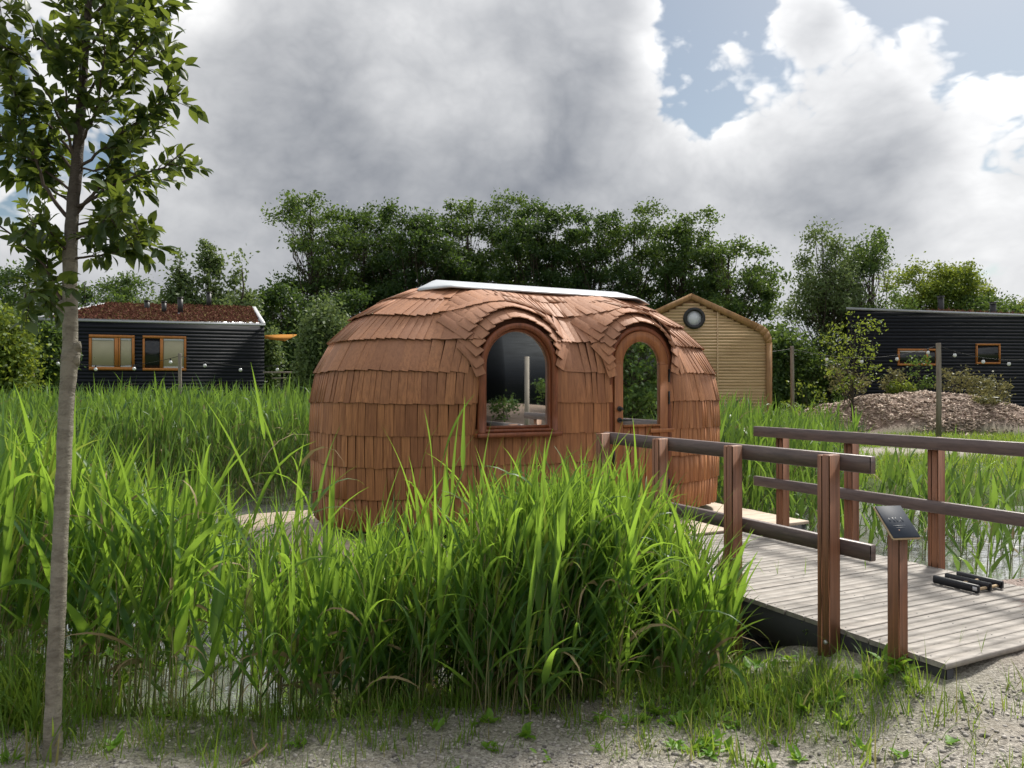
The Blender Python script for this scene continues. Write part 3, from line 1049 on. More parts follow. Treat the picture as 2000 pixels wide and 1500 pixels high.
sc = sz[:, None, None] * (np.array([1.15, 1, .6]) * rng.uniform(.7, 1.3, (n, 1, 3)))
th = rng.uniform(0, 6.28, n)
vv = ico[None] * sc * rng.uniform(.85, 1.15, (n, 12, 1))
cx, sx_ = np.cos(th)[:, None], np.sin(th)[:, None]
vv = np.stack([vv[..., 0] * cx - vv[..., 1] * sx_, vv[..., 0] * sx_ + vv[..., 1] * cx, vv[..., 2]], -1)
vv += np.stack([P[:, 0], P[:, 1], z + sz * .2], -1)[:, None, :]
acc.add(vv.reshape(-1, 3), (np.arange(n)[:, None, None] * 12 + icf[None]).reshape(-1, 3))
o = acc.build('gravel', M['pebble'], smooth=True)
tag(o, 'loose grey and reddish pebbles of the gravel bank', 'gravel', kind='stuff')

# a crooked dry twig on the gravel
acc = Acc()
tw = [px(468, 1492, 3.28), px(490, 1480, 3.3), px(505, 1472, 3.33), px(518, 1460, 3.36), px(523, 1448, 3.38)]
tw = [Vector((p_.x, p_.y, float(ground(p_.x, p_.y)) + .012 + .01 * i)) for i, p_ in enumerate(tw)]
acc.tube(tw, [.009, .008, .008, .006, .004], 6)
acc.tube([tw[2], tw[2] + Vector((-.04, .05, .03)), tw[2] + Vector((-.06, .1, .06))], [.006, .004, .002], 5)
o = acc.build('dry_twig', M['twig'], smooth=True)
tag(o, 'crooked dry twig lying on the gravel before the reeds', 'twig')

# ------------------------------------------------------------------ shingled cabin
CU, CV = -0.67, 1.1
PZ = np.array([.33, .6, 1.0, 1.46, 1.74, 2.0, 2.23, 2.40, 2.54, 2.62, 2.69])
PA = np.array([2.20, 2.23, 2.25, 2.25, 2.215, 2.10, 1.91, 1.68, 1.40, 1.18, 1.02])
PB = np.array([1.07, 1.09, 1.10, 1.10, 1.06, 0.95, 0.79, 0.61, 0.40, 0.22, 0.02])
_th = np.linspace(math.pi / 2, math.pi / 2 - 2 * math.pi, 20001)
_cx = np.sign(np.cos(_th)) * np.abs(np.cos(_th)) ** (2 / 3.0)
_sy = np.sign(np.sin(_th)) * np.abs(np.sin(_th)) ** (2 / 3.0)
_sl = np.concatenate([[0], np.cumsum(np.hypot(np.diff(_cx) * 2.25, np.diff(_sy) * 1.1))])
PERIM = _sl[-1]
_sl = _sl / PERIM
ARCH = [  # centre u, radius of the casing, spring height, foot height
    (-1.36, .385, 1.79, 1.17), (0.0, .36, 1.83, .30)]
VF = -0.012


def arch_d(u, z, k):
    uk, r, zs_, zb = ARCH[k]
    dx = u - uk
    return np.where(z < zs_, np.abs(dx) - r, np.hypot(dx, z - zs_) - r)


def shell(s, z):
    s, z = np.asarray(s, float) % 1.0, np.asarray(z, float)
    cx, sy = np.interp(s, _sl, _cx), np.interp(s, _sl, _sy)
    A, B = np.interp(z, PZ, PA), np.interp(z, PZ, PB)
    u, v = CU + A * cx, CV + B * sy
    for k in range(2):
        d = arch_d(u, z, k)
        f = sst(0.015, 0.42, d)
        f = np.where(sy < 0, f, 1.0)
        f = 1 - (1 - f) * sst(1.05, 1.5, z)
        v = np.where(v > VF, VF + (v - VF) * f, v)
    return u, v


def SP(s, z):
    u, v = shell(s, z)
    return W(float(u), float(v), float(z))


cabin = thing('shingled_cabin', W(CU, CV, .25), 'rounded reddish brown cabin covered in wooden shingles on the floating platform', 'cabin')

acc = Acc()
ss = np.linspace(0, 1, 361)
zz = np.linspace(.33, 2.66, 70)
SS, ZZ = np.meshgrid(ss, zz)
uu, vv = shell(SS, ZZ)
uu, vv = CU + (uu - CU) * .985, CV + (vv - CV) * .972
pts = np.stack([O.x + U.x * uu + V.x * vv, O.y + U.y * uu + V.y * vv, ZZ], -1)
ii = np.arange(SS.size).reshape(SS.shape)
q = np.stack([ii[:-1, :-1], ii[:-1, 1:], ii[1:, 1:], ii[1:, :-1]], -1).reshape(-1, 4)
um = uu.reshape(-1)[q].mean(1)
vm = vv.reshape(-1)[q].mean(1)
zm = ZZ.reshape(-1)[q].mean(1)
hole = np.zeros(len(q), bool)
for k in range(2):
    hole |= (arch_d(um, zm, k) < -.03) & (zm > ARCH[k][3] + .03) & (vm < CV)
acc.add(pts, q[~hole])
acc.build('shell', M['shell'], cabin, True)
acc = Acc()
acc.boxuv(-2.4, 1.0, .35, 1.95, .29, .33)
acc.boxuv(-2.45, 1.05, .3, .42, .252, .29)
acc.boxuv(-2.45, 1.05, 1.8, 1.92, .252, .29)
acc.build('floor_frame', M['beam'], cabin)
acc = Acc()
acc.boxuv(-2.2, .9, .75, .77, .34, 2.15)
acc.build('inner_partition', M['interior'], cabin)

# unit shingle: x across, y outwards, z upwards from its butt
acc = Acc()
acc.box8([(-.5, 0, 0), (.5, 0, 0), (.5, 1, 0), (-.5, 1, 0), (-.47, 0, 1), (.47, 0, 1), (.47, .4, 1), (-.47, .4, 1)])
ME_SH = acc.mesh('shingle', [M['shingle']])
SH = []       # list of (matrix, priority)
CAMP = Vector((0, 0, EYE))


def lay(P, tan, P2, wdt, thick, lift0, lift1, yaw=0.0):
    up = (P2 - P)
    n = tan.cross(up).normalized()
    out = (P - W(CU, CV, P.z - .35)).dot(n)
    if out < 0:
        n = -n
    p0 = P + n * lift0
    upv = (P2 + n * lift1) - p0
    z = upv.normalized()
    x = (tan - z * tan.dot(z)).normalized()
    y = z.cross(x)
    if y.dot(n) < 0:
        x, y = -x, -y
    if yaw:
        rot = Matrix.Rotation(yaw, 3, z)
        x, y = rot @ x, rot @ y
    m4 = Matrix(((x.x * wdt, y.x * thick, upv.x, p0.x), (x.y * wdt, y.y * thick, upv.y, p0.y), (x.z * wdt, y.z * thick, upv.z, p0.z), (0, 0, 0, 1)))
    view = (CAMP - p0)
    face = y.dot(view.normalized())
    pr = face * wdt * upv.length / view.length ** 2
    if p0.z < .85:
        pr *= .25
    if face < .02:
        pr = -1
    SH.append((m4, pr))


rs = random.Random(11)
ZC = [.345, .625, .905, 1.18, 1.46, 1.74, 2.015, 2.25, 2.435]
ZT = ZC[1:] + [2.60]
OFF = {7: .20, 8: .285}


def course_z(i, s):
    z = ZC[i]
    if i in OFF:
        for _ in range(3):
            u, v = shell(s, z)
            best = ZC[i]
            for uk, r, zs_, zb in ARCH:
                dx = abs(float(u) - uk)
                rr = r + OFF[i]
                wave = ZC[i] + (zs_ + rr - ZC[i]) * math.exp(-(dx / (rr * .78)) ** 2)
                best = max(best, wave)
            if float(np.interp(s % 1, _sl, _sy)) > 0:
                best = ZC[i]
            z = best
        z -= .012 * math.sin(s * 60)
    else:
        z += .006 * math.sin(s * 41 + i)
    return z


for i in range(len(ZC)):
    s = rs.random() * .004
    per = PERIM * float(np.interp(ZC[i], PZ, (PA + PB) / 3.35))
    while s < 1.0:
        u0, v0 = shell(s, ZC[i])
        rough_c = (i % 2 == 0)
        if i in (3, 4, 5) and u0 > -.5:
            rough_c = not rough_c
        if i >= 6:
            rough_c = (float(u0) < -.2 and i == 7) or i == 6 or (rs.random() < .4)
        wd_ = rs.uniform(.045, .085) if rough_c else rs.uniform(.06, .11)
        if i >= 7:
            wd_ *= .95
        ds = wd_ / per
        sc_ = s + ds / 2
        s += ds
        z = course_z(i, sc_)
        zt = z + (ZT[i] - ZC[i]) * 1.16
        if i in (7, 8):
            zt = min(z + .2, 2.572)
        zt = min(zt, 2.575)
        u, v = shell(sc_, z)
        ut, vt = shell(sc_, zt)
        front = float(v) < .9 and float(np.interp(sc_ % 1, _sl, _sy)) < 0
        skip = False
        if front:
            for k in range(2):
                zm_ = z + (zt - z) * .45
                um_, _v = shell(sc_, zm_)
                dk = float(arch_d(np.array(um_), np.array(zm_), k))
                lim = -.01 if zm_ < 1.68 else (.10 if i < 7 else .05)
                if dk < lim and zm_ > ARCH[k][3]:
                    skip = True
                dt = float(arch_d(np.array(ut), np.array(zt), k))
                if dt < .02 and zt > ARCH[k][3] and not skip and z < ARCH[k][3]:
                    zt = ARCH[k][3] + .0
        if skip:
            continue
        P = SP(sc_, z)
        wd_ = max(wd_, (SP(sc_ + ds / 2, course_z(i, sc_ + ds / 2)) - SP(sc_ - ds / 2, course_z(i, sc_ - ds / 2))).length)
        e = 1.5 * ds
        tan = (SP(sc_ + e, course_z(i, sc_ + e)) - SP(sc_ - e, course_z(i, sc_ - e)))
        if tan.length < 1e-5:
            continue
        P2 = SP(sc_, zt)
        lay(P + Vector((0, 0, rs.uniform(-.005, .005))), tan.normalized(), P2, wd_ * rs.uniform(.965, 1.0) if rough_c else wd_ * rs.uniform(.985, 1.0), rs.uniform(.008, .011),
            rs.uniform(.007, .011) + (.010 if 6 <= i < 8 else (-.001 if i == 8 else 0)), .003, rs.uniform(.02, .075) * (1 if u0 > CU else -1) if rough_c else rs.uniform(-.012, .012))


# hoods of fanned shingles over the window and the door
def uz_surface(u, z):
    """front surface point at local u and height z"""
    A, B = np.interp(z, PZ, PA), np.interp(z, PZ, PB)
    c = min(abs((u - CU) / A), 1.0)
    v = CV - B * (1 - c ** 3) ** (1 / 3.0)
    for k in range(2):
        d = float(arch_d(np.array(u), np.array(z), k))
        f = float(sst(0.015, 0.42, d))
        f = 1 - (1 - f) * float(sst(1.05, 1.5, z))
        if v > VF:
            v = VF + (v - VF) * f
    return W(u, v, z)


for k, (uk, r, zs_, zb) in enumerate(ARCH):
    for row, (rad, a_max, ln, lift) in enumerate(((r + .125, 62, .25, .03), (r + .005, 96, .24, .055))):
        path = []
        if row == 1:
            for zz_ in np.arange(1.70, zs_, .075):
                path.append((-1, 90, uk - rad, zz_))
        arc = []
        st = .082 / rad
        a_ = -R(min(a_max, 90))
        while a_ <= R(min(a_max, 90)) + 1e-6:
            arc.append((0, math.degrees(a_), uk + rad * math.sin(a_), zs_ + rad * math.cos(a_)))
            a_ += st
        path += arc
        if row == 1:
            for zz_ in np.arange(zs_ - .02, 1.70, -.075):
                path.append((1, 90, uk + rad, zz_))
        for side, deg, uu_, zz_ in path:
            al = deg
            if side:
                down = (zs_ - zz_) / .12
                ax = side * (34 - 20 * min(1, down))
                tdir = (math.cos(R(ax)), -math.sin(R(ax)))
            else:
                ax = max(-36, min(36, .66 * al))
                tdir = (math.cos(R(ax)), -math.sin(R(ax)))
            dux, duz = math.sin(R(ax)), math.cos(R(ax))
            P = uz_surface(uu_, zz_)
            P2 = uz_surface(uu_ + dux * ln, min(zz_ + duz * ln, 2.62))
            lat = uz_surface(uu_ + tdir[0] * .03, zz_ + tdir[1] * .03) - uz_surface(uu_ - tdir[0] * .03, zz_ - tdir[1] * .03)
            tan = (U * tdir[0] + Vector((0, 0, tdir[1]))) * .7 + lat.normalized() * .3
            lay(P, tan.normalized(), P2, rs.uniform(.088, .105), .013, lift + rs.uniform(-.004, .006), .012, -.05 if uu_ < uk else .05)

order = sorted(range(len(SH)), key=lambda j: -SH[j][1])
single = set(order[:300])
acc = Acc()
uv_ = np.array([v_.co for v_ in ME_SH.vertices])
fq = np.array([tuple(p_.vertices) for p_ in ME_SH.polygons])
for j, (m4, pr) in enumerate(SH):
    if j in single:
        inst('shingle', ME_SH, m4, cabin)
    else:
        mm = np.array(m4)
        acc.add(uv_ @ mm[:3, :3].T + mm[:3, 3], fq)
o = acc.build('shingles', M['shingle'], cabin)
o['kind'] = 'stuff'

# ridge cap of white membrane, slightly slack
acc = Acc()
nu, nv = 60, 12
vv_ = []
for i in range(nu + 1):
    tu = i / nu
    for j in range(nv + 1):
        tv = j / nv * 2 - 1
        half_l, half_w = 1.38, .39
        u = -.61 + (tu * 2 - 1) * half_l
        endf = min(1.0, (half_l - abs(u + .61)) / .26)
        z = 2.588 - .035 * (1 - endf) + .105 * min(endf, 1 - abs(tv))
        w_ = half_w * (.62 + .38 * endf)
        z += (.006 * math.sin(u * 8 + tv * 3) + .004 * math.sin(u * 19 + 1)) * 2.2 * abs(tv) * (1 - abs(tv))
        vv_.append(tuple(W(u, CV + tv * w_, z + (.0 if abs(tv) < 1 else -.008))))
fq2 = [(i * (nv + 1) + j, (i + 1) * (nv + 1) + j, (i + 1) * (nv + 1) + j + 1, i * (nv + 1) + j + 1) for i in range(nu) for j in range(nv)]
acc.add(vv_, fq2)
o = acc.build('ridge_cap', M['cap'], cabin, True)
o['label'] = 'white membrane cap along the ridge'
md = o.modifiers.new('thick', 'SOLIDIFY')
md.thickness = .012
md.offset = -1


def arch_path(uk, r, zs_, zb, n=22):
    p_ = [(uk - r, zb)] if zb is not None else []
    if zb is not None:
        for k in range(1, 4):
            p_.append((uk - r, zb + (zs_ - zb) * k / 4))
    for k in range(n + 1):
        a_ = math.pi - math.pi * k / n
        p_.append((uk + r * math.cos(a_), zs_ + r * math.sin(a_)))
    if zb is not None:
        for k in range(3, -1, -1):
            p_.append((uk + r, zb + (zs_ - zb) * k / 4))
    return p_


def arch_ring(acc, uk, r0, r1, zs_, zb, v0, v1, mat=0):
    a0, a1 = arch_path(uk, r0, zs_, zb), arch_path(uk, r1, zs_, zb)
    n = len(a0)
    vs_ = []
    for (p0, p1) in zip(a0, a1):
        vs_ += [tuple(W(p0[0], v0, p0[1])), tuple(W(p1[0], v0, p1[1])), tuple(W(p1[0], v1, p1[1])), tuple(W(p0[0], v1, p0[1]))]
    f = []
    for i in range(n - 1):
        for k in range(4):
            k2 = (k + 1) % 4
            f.append((i * 4 + k, i * 4 + k2, (i + 1) * 4 + k2, (i + 1) * 4 + k))
    f += [(0, 1, 2, 3), ((n - 1) * 4 + 3, (n - 1) * 4 + 2, (n - 1) * 4 + 1, (n - 1) * 4)]
    acc.add(vs_, f, mat)


def arch_pane(acc, uk, r, zs_, zb, v):
    p_ = arch_path(uk, r, zs_, zb)
    c = (uk, (zs_ + zb) / 2)
    vs_ = [tuple(W(c[0], v, c[1]))] + [tuple(W(a_, v, b_)) for a_, b_ in p_]
    n = len(p_)
    acc.add(vs_, [(0, i + 1, (i + 1) % n + 1) for i in range(n)])


# arched window
uk, r, zs_, zb = ARCH[0]
win = bpy.data.objects.new('window', None)
COL.objects.link(win)
win.parent = cabin
win.matrix_parent_inverse = cabin.matrix_world.inverted()
win['label'] = 'arched fixed window with red brown frame'
acc = Acc()
arch_ring(acc, uk, .345, .392, zs_, zb + .03, VF - .045, VF + .07)
acc.build('casing', M['frame'], win)
acc = Acc()
arch_ring(acc, uk, .318, .3445, zs_, zb + .06, VF - .012, VF + .06)
acc.boxuv(uk - .318, uk + .318, VF - .012, VF + .06, zb + .06, zb + .088)
acc.build('sash', M['frame'], win)
acc = Acc()
acc.cbox(W, uk - .43, uk + .43, VF - .075, VF + .03, zb - .012, zb + .027, .005)
acc.cbox(W, uk - .34, uk + .34, VF - .035, VF + .03, zb + .0275, zb + .059, .004)
acc.build('sill', M['frame'], win)
acc = Acc()
arch_pane(acc, uk, .3185, zs_, zb + .08, VF + .022)
acc.build('pane', M['glass'], win)

# arched door
uk, r, zs_, zb = ARCH[1]
door = bpy.data.objects.new('door', None)
COL.objects.link(door)
door.parent = cabin
door.matrix_parent_inverse = cabin.matrix_world.inverted()
door['label'] = 'arched orange brown plank door with dark glass pane'
acc = Acc()
arch_ring(acc, uk, .328, .372, zs_, .33, VF - .012, VF + .07)
acc.build('casing', M['frame'], door)
RG, DV0, DV1 = .222, VF - .022, VF + .025
acc = Acc()
arch_ring(acc, uk, RG, .322, zs_, None, DV0, DV1)
acc.build('door_head', M['door'], door)
for sg in (-1, 1):
    acc = Acc()
    x0, x1 = sorted((uk + sg * RG, uk + sg * .322))
    acc.cbox(W, x0, x1, DV0, DV1, .345, zs_ - .001, .002)
    acc.build('stile', M['door'], door)
nb = 5
for k in range(nb):
    acc = Acc()
    w_ = 2 * RG / nb
    acc.cbox(W, uk - RG + k * w_ + .0012, uk - RG + (k + 1) * w_ - .0012, DV0 + .004, DV1, .345, 1.215, .003)
    acc.build('plank', M['door'], door)
acc = Acc()
acc.boxuv(uk - RG + .001, uk + RG - .001, DV0 - .012, DV1 - .004, 1.217, 1.238)
acc.build('glazing_bead', M['door'], door)
acc = Acc()
arch_pane(acc, uk, RG + .004, zs_, 1.23, VF + .004)
acc.build('pane', M['glass'], door)
for sg, zc in ((1, 1.72), (1, 1.50), (1, .62)):
    acc = Acc()
    acc.cbox(W, uk + .318, uk + .338, DV0 - .014, DV0 - .001, zc - .065, zc + .065, .003)
    acc.build('hinge', M['iron'], door)
acc = Acc()
acc.cbox(W, uk - .345, uk - .325, DV0 - .016, DV0 - .001, .86, .99, .003)
acc.build('latch_plate', M['iron'], door)
acc = Acc()
acc.cbox(W, uk + .09, uk + .385, DV0 - .02, DV0 - .001, 1.155, 1.195, .003)
acc.build('drip_bar', M['door'], door)
for zc, nm in ((1.395, 'door_lock'), (1.285, 'door_handle')):
    acc = Acc()
    c = W(uk - .268, DV0, zc)
    acc.tube([c, c - V * .012], [.026, .026], 14)
    acc.tube([c - V * .012, c - V * .045], [.011, .011], 10)
    if nm == 'door_handle':
        acc.tube([c - V * .045 - U * .012, c - V * .048 + U * .05, c - V * .045 + U * .115], [.011, .010, .009], 10)
    else:
        acc.tube([c - V * .035, c - V * .05], [.018, .014], 12)
    acc.build(nm, M['iron'], door, True)

# ------------------------------------------------------------------ floating platform under the cabin
plat = thing('floating_platform', W(CU, 1, 0), 'pale board platform floating under the shingled cabin', 'platform')
PLU0, PLU1, PLV0, PLV1, PLZ = -3.5, 1.66, -.6, 2.42, .25
nb = 21
pw = (PLV1 - PLV0) / nb
for k in range(nb):
    acc = Acc()
    j = rs.uniform(-.012, .012)
    acc.cbox(W, PLU0 + j, PLU1 + j, PLV0 + k * pw + .004, PLV0 + (k + 1) * pw - .004, PLZ - .03, PLZ + rs.uniform(-.002, .002), .004)
    acc.build('plank', M['platform'], plat)
acc = Acc()
acc.boxuv(PLU0 + .03, PLU1 - .03, PLV0 + .02, PLV0 + .08, -.02, PLZ - .032)
acc.boxuv(PLU0 + .03, PLU1 - .03, PLV1 - .08, PLV1 - .02, -.02, PLZ - .032)
acc.boxuv(PLU0 + .03, PLU0 + .09, PLV0 + .082, PLV1 - .082, -.02, PLZ - .032)
acc.boxuv(PLU1 - .09, PLU1 - .03, PLV0 + .082, PLV1 - .082, -.02, PLZ - .032)
acc.build('edge_beam', M['beam'], plat)
for v0 in (-.3, .55, 1.4):
    acc = Acc()
    acc.cbox(W, PLU0 + .2, PLU1 - .2, v0, v0 + .6, -.42, -.022, .06)
    acc.build('float', M['beam'], plat)

# ------------------------------------------------------------------ foot bridge
bridge = thing('foot_bridge', W(0, -2.2, 0), 'wooden foot bridge leading from the gravel to the cabin door', 'bridge')
DK = .24
v = -3.775
w_ = .1385
kk = 0
while v + w_ < -.63:
    acc = Acc()
    e0, e1 = -.935 + rs.uniform(-.008, .008), .945 + rs.uniform(-.008, .008)
    zt = DK + rs.uniform(-.0025, .0025)
    # board with a groove down its middle
    prof = [(0, -.028), (w_, -.028), (w_, -.004), (w_ - .004, 0), (w_ * .5 + .007, 0), (w_ * .5 + .005, -.009), (w_ * .5 - .005, -.009), (w_ * .5 - .007, 0), (.004, 0), (0, -.004)]
    n_ = len(prof)
    vs_ = [tuple(W(e0, v + a_, zt + b_)) for a_, b_ in prof] + [tuple(W(e1, v + a_, zt + b_)) for a_, b_ in prof]
    acc.add(vs_, [(i, (i + 1) % n_, n_ + (i + 1) % n_, n_ + i) for i in range(n_)])
    for off in (0, n_):
        acc.add([vs_[off + i] for i in (0, 1, 2, 3, 4, 5, 6, 7, 8, 9)], [(0, 1, 4, 7), (1, 2, 3, 4), (4, 5, 6, 7), (7, 8, 9, 0)])
    for us_ in (-.895, -.27, .28, .905):
        for vs__ in (.03, .108):
            c0_ = W(us_ + rs.uniform(-.006, .006), v + vs__, zt)
            acc.tube([c0_ - Vector((0, 0, .004)), c0_ + Vector((0, 0, .0012))], .0048, 6, 1)
    acc.build('deck_board', [M['deck'], M['beam']], bridge)
    v += w_ + .0095 + rs.uniform(-.002, .002)
    kk += 1
DV_END = v - .009
for u0 in (-.925, .875):
    acc = Acc()
    acc.cbox(W, u0, u0 + .06, -3.77, DV_END, DK - .225, DK - .030, .004)
    acc.build('fascia_beam', M['beam'], bridge)
for u0 in (-.3, .25):
    acc = Acc()
    acc.boxuv(u0, u0 + .06, -3.76, DV_END - .01, DK - .2, DK - .031)
    acc.build('joist', M['beam'], bridge)
POSTV = [-3.106, -2.34, -1.575, -.81]
for side, (u0, u1) in (('near', (-1.02, -.93)), ('far', (.947, 1.037))):
    rg = bpy.data.objects.new('railing', None)
    COL.objects.link(rg)
    rg.parent = bridge
    rg.matrix_parent_inverse = bridge.matrix_world.inverted()
    for k, vc in enumerate(POSTV):
        if side == 'far':
            vc -= .075
        acc = Acc()
        uc = (u0 + u1) / 2
        bot = -.02 if k == 0 else -.45
        # two planks make one post, a shallow joint between them
        acc.cbox(W, u0, u1, vc - .045, vc + .008, bot, 1.222, .005)
        acc.cbox(W, u0 + .004, u1 - .004, vc + .0085, vc + .045, bot, 1.218, .005)
        if side == 'near':
            for zz_ in (.06, .17):
                c = W(u0, vc - .02, zz_)
                acc.tube([c + U * .002, c - U * .008, c - U * .013], [.013, .012, .006], 8, 1)
        acc.build('post', [M['post'], M['bolt']], rg)
    ext = -3.345
    ru0, ru1 = (u1 + .001, u1 + .046) if side == 'near' else (u0 - .046, u0 - .001)
    for zz0, zz1 in ((1.13, 1.226), (.655, .745)):
        acc = Acc()
        v1 = -.75 if side == 'near' else -.60
        acc.cbox(W, ru0, ru1, ext if side == 'near' else -4.15, v1, zz0, zz1, .004)
        acc.build('rail', M['rail'], rg)
    if side == 'far':
        acc = Acc()
        acc.cbox(W, u0, u1, -3.92, -3.83, .05, 1.222, .005)
        acc.build('post', [M['post'], M['bolt']], rg)

# ------------------------------------------------------------------ sign on its post
sign = thing('sign_post', W(-.985, -3.545, .1), 'short brown post with a tilted dark slate plate beside the bridge', 'sign')
acc = Acc()
acc.cbox(W, -1.015, -.945, -3.58, -3.51, -.1, .875, .004)
acc.build('post', M['post'], sign)
ctr = W(-.985, -3.535, .905)
ex = Vector((.985, .17, 0)).normalized()
ey = Vector((-.17, .985, 0)).normalized() * math.cos(R(42)) + Vector((0, 0, 1)) * math.sin(R(42))
en = ex.cross(ey)


def plate(a_, b_, c_):
    return ctr + ex * a_ + ey * b_ + en * c_


acc = Acc()
acc.cbox(plate, -.068, .088, -.105, .105, -.012, .0, .002)
acc.build('backing_board', M['rod'], sign)
acc = Acc()
acc.cbox(plate, -.065, .085, -.102, .102, .0005, .008, .002)
acc.build('plate', M['slate'], sign)
acc = Acc()
for a0, b0, a1, b1 in ((-.035, .01, -.025, .03), (-.012, .004, -.002, .034), (.006, .004, .012, .034), (.018, .004, .03, .010), (.036, .004, .044, .032), (-.03, -.022, .04, -.017), (-.02, -.034, .03, -.030)):
    acc.cbox(plate, a0, a1, b0 - .01, b1 - .01, .0081, .0088, .0002)
o = acc.build('engraving', M['slate_mark'], sign)

# ------------------------------------------------------------------ boot scraper on the deck
scr = thing('boot_scraper', W(.66, -2.95, DK), 'black boot scraper of three bars with pale rods on the deck', 'boot scraper')
for k, u0 in enumerate((.47, .60, .73)):
    acc = Acc()
    acc.cbox(W, u0, u0 + .027, -3.06, -2.74, DK + .005, DK + .058, .006)
    acc.build('bar', M['black'], scr)
for vv0, zz_ in ((-3.03, .022), (-2.9, .03), (-2.78, .022)):
    acc = Acc()
    acc.tube([W(.498, vv0, DK + zz_), W(.729, vv0, DK + zz_)], .011, 8)
    acc.build('rod', M['rod'], scr, True)
acc = Acc()
acc.cbox(W, .4672, .4698, -3.055, -3.025, DK + .02, DK + .045, .0005)
acc.build('worn_patch', M['white'], scr)

# ------------------------------------------------------------------ houses
def facade_hit(x, A, B):
    """point of the wall line A-B seen in picture column x"""
    k = (x - 1000) / FPX
    e = B - A
    t_ = (k * A.y - A.x) / (e.x - k * e.y)
    return A + e * t_


def house_boards(parent, A, B, zt_a, zt_b, pitch, mat, z0=0.0, out=.03):
    """horizontal boards on the wall A-B (top edge may slope), each board its own part"""
    A, B = Vector((A.x, A.y, 0)), Vector((B.x, B.y, 0))
    e = (B - A)
    L = e.length
    e.normalize()
    nrm = Vector((e.y, -e.x, 0))
    z = z0
    while z < max(zt_a, zt_b) - .02:
        z1 = z + pitch - .006
        x0, x1 = 0.0, L
        if z1 > min(zt_a, zt_b) and abs(zt_a - zt_b) > 1e-3:
            tcut = (z1 - zt_a) / (zt_b - zt_a) * L
            if zt_a > zt_b:
                x1 = min(L, tcut)
            else:
                x0 = max(0, tcut)
        z1c = min(z1, max(zt_a, zt_b) - .005)
        if x1 - x0 > .2:
            acc = Acc()
            jit = random.Random(int(z * 977 + A.x * 31)).uniform(-.008, .008)
            out_ = out + jit
            f = lambda d, o_, h: A + e * d + nrm * o_ + Vector((0, 0, h))
            acc.box8([f(x0, out_ + .004, z), f(x1, out_ + .004, z), f(x1, 0.002, z), f(x0, 0.002, z), f(x0, out_ + .003, z1c), f(x1, out_ + .003, z1c), f(x1, .002, z1c), f(x0, .002, z1c)])
            acc.build('board', mat, parent)
        z += pitch


def wall_rect(parent, name, A, B, x0, y0, x1, y1, proud, depth, mat, b=.01):
    """box standing proud of wall A-B that fills the picture rectangle"""
    e = Vector((B.x - A.x, B.y - A.y, 0)).normalized()
    nrm = Vector((e.y, -e.x, 0))
    A2, B2 = A + nrm * proud, B + nrm * proud
    p0, p1 = facade_hit(x0, A2, B2), facade_hit(x1, A2, B2)
    dm = (p0.y + p1.y) / 2
    za, zb_ = EYE + (HOR - y1) / FPX * dm, EYE + (HOR - y0) / FPX * dm
    L = (Vector((p1.x, p1.y, 0)) - Vector((p0.x, p0.y, 0))).length
    base = Vector((p0.x, p0.y, 0))
    acc = Acc()
    acc.cbox(lambda d, o_, h: base + e * d - nrm * o_ + Vector((0, 0, h)), 0, L, 0, depth, za, zb_, min(b, (zb_ - za) / 4, L / 4))
    return acc.build(name, mat, parent)


def wall_window(parent, A, B, x0, y0, x1, y1, fr, lights, proud=.09):
    """timber window: frame bars and panes. lights: list of (xa, xb, kind)"""
    wn = bpy.data.objects.new('window', None)
    COL.objects.link(wn)
    wn.parent = parent
    wn.matrix_parent_inverse = parent.matrix_world.inverted()
    wall_rect(wn, 'frame', A, B, x0, y0, x1, y0 + fr, proud, .14, M['orange_frame'])
    wall_rect(wn, 'frame', A, B, x0, y1 - fr, x1, y1, proud + .006, .14, M['orange_frame'])
    wall_rect(wn, 'frame', A, B, x0, y0 + fr, x0 + fr, y1 - fr, proud, .14, M['orange_frame'])
    wall_rect(wn, 'frame', A, B, x1 - fr, y0 + fr, x1, y1 - fr, proud, .14, M['orange_frame'])
    prev = None
    for xa, xb, kind in lights:
        if kind == 'mullion':
            wall_rect(wn, 'mullion', A, B, xa, y0 + fr, xb, y1 - fr, proud - .004, .12, M['orange_frame'])
        elif kind == 'blind':
            wall_rect(wn, 'blind', A, B, xa, y0 + fr, xb, y1 - fr, .045, .02, M['blind'])
            wall_rect(wn, 'blind_box', A, B, xa, y0 + fr + 1, xb, y0 + fr + 5, .06, .015, M['white'])
            wall_rect(wn, 'pane_bead', A, B, xa, y1 - fr - 3, xb, y1 - fr, .06, .015, M['white'])
        elif kind == 'dark':
            wall_rect(wn, 'pane', A, B, xa, y0 + fr, xb, y1 - fr, .045, .02, M['darkglass'])
        elif kind == 'pale':
            wall_rect(wn, 'pane', A, B, xa, y0 + fr, xb, y1 - fr, .045, .02, M['darkglass'])
            wall_rect(wn, 'pane_bead', A, B, xa, y0 + fr, xb, y0 + fr + 3, .06, .01, M['white'])
    return wn


def prism(acc, foot, zb_, tops, mat=0):
    """solid on a four cornered foot with a top height per corner"""
    acc.box8([(p_[0], p_[1], zb_) for p_ in foot] + [(p_[0], p_[1], z_) for p_, z_ in zip(foot, tops)], mat)


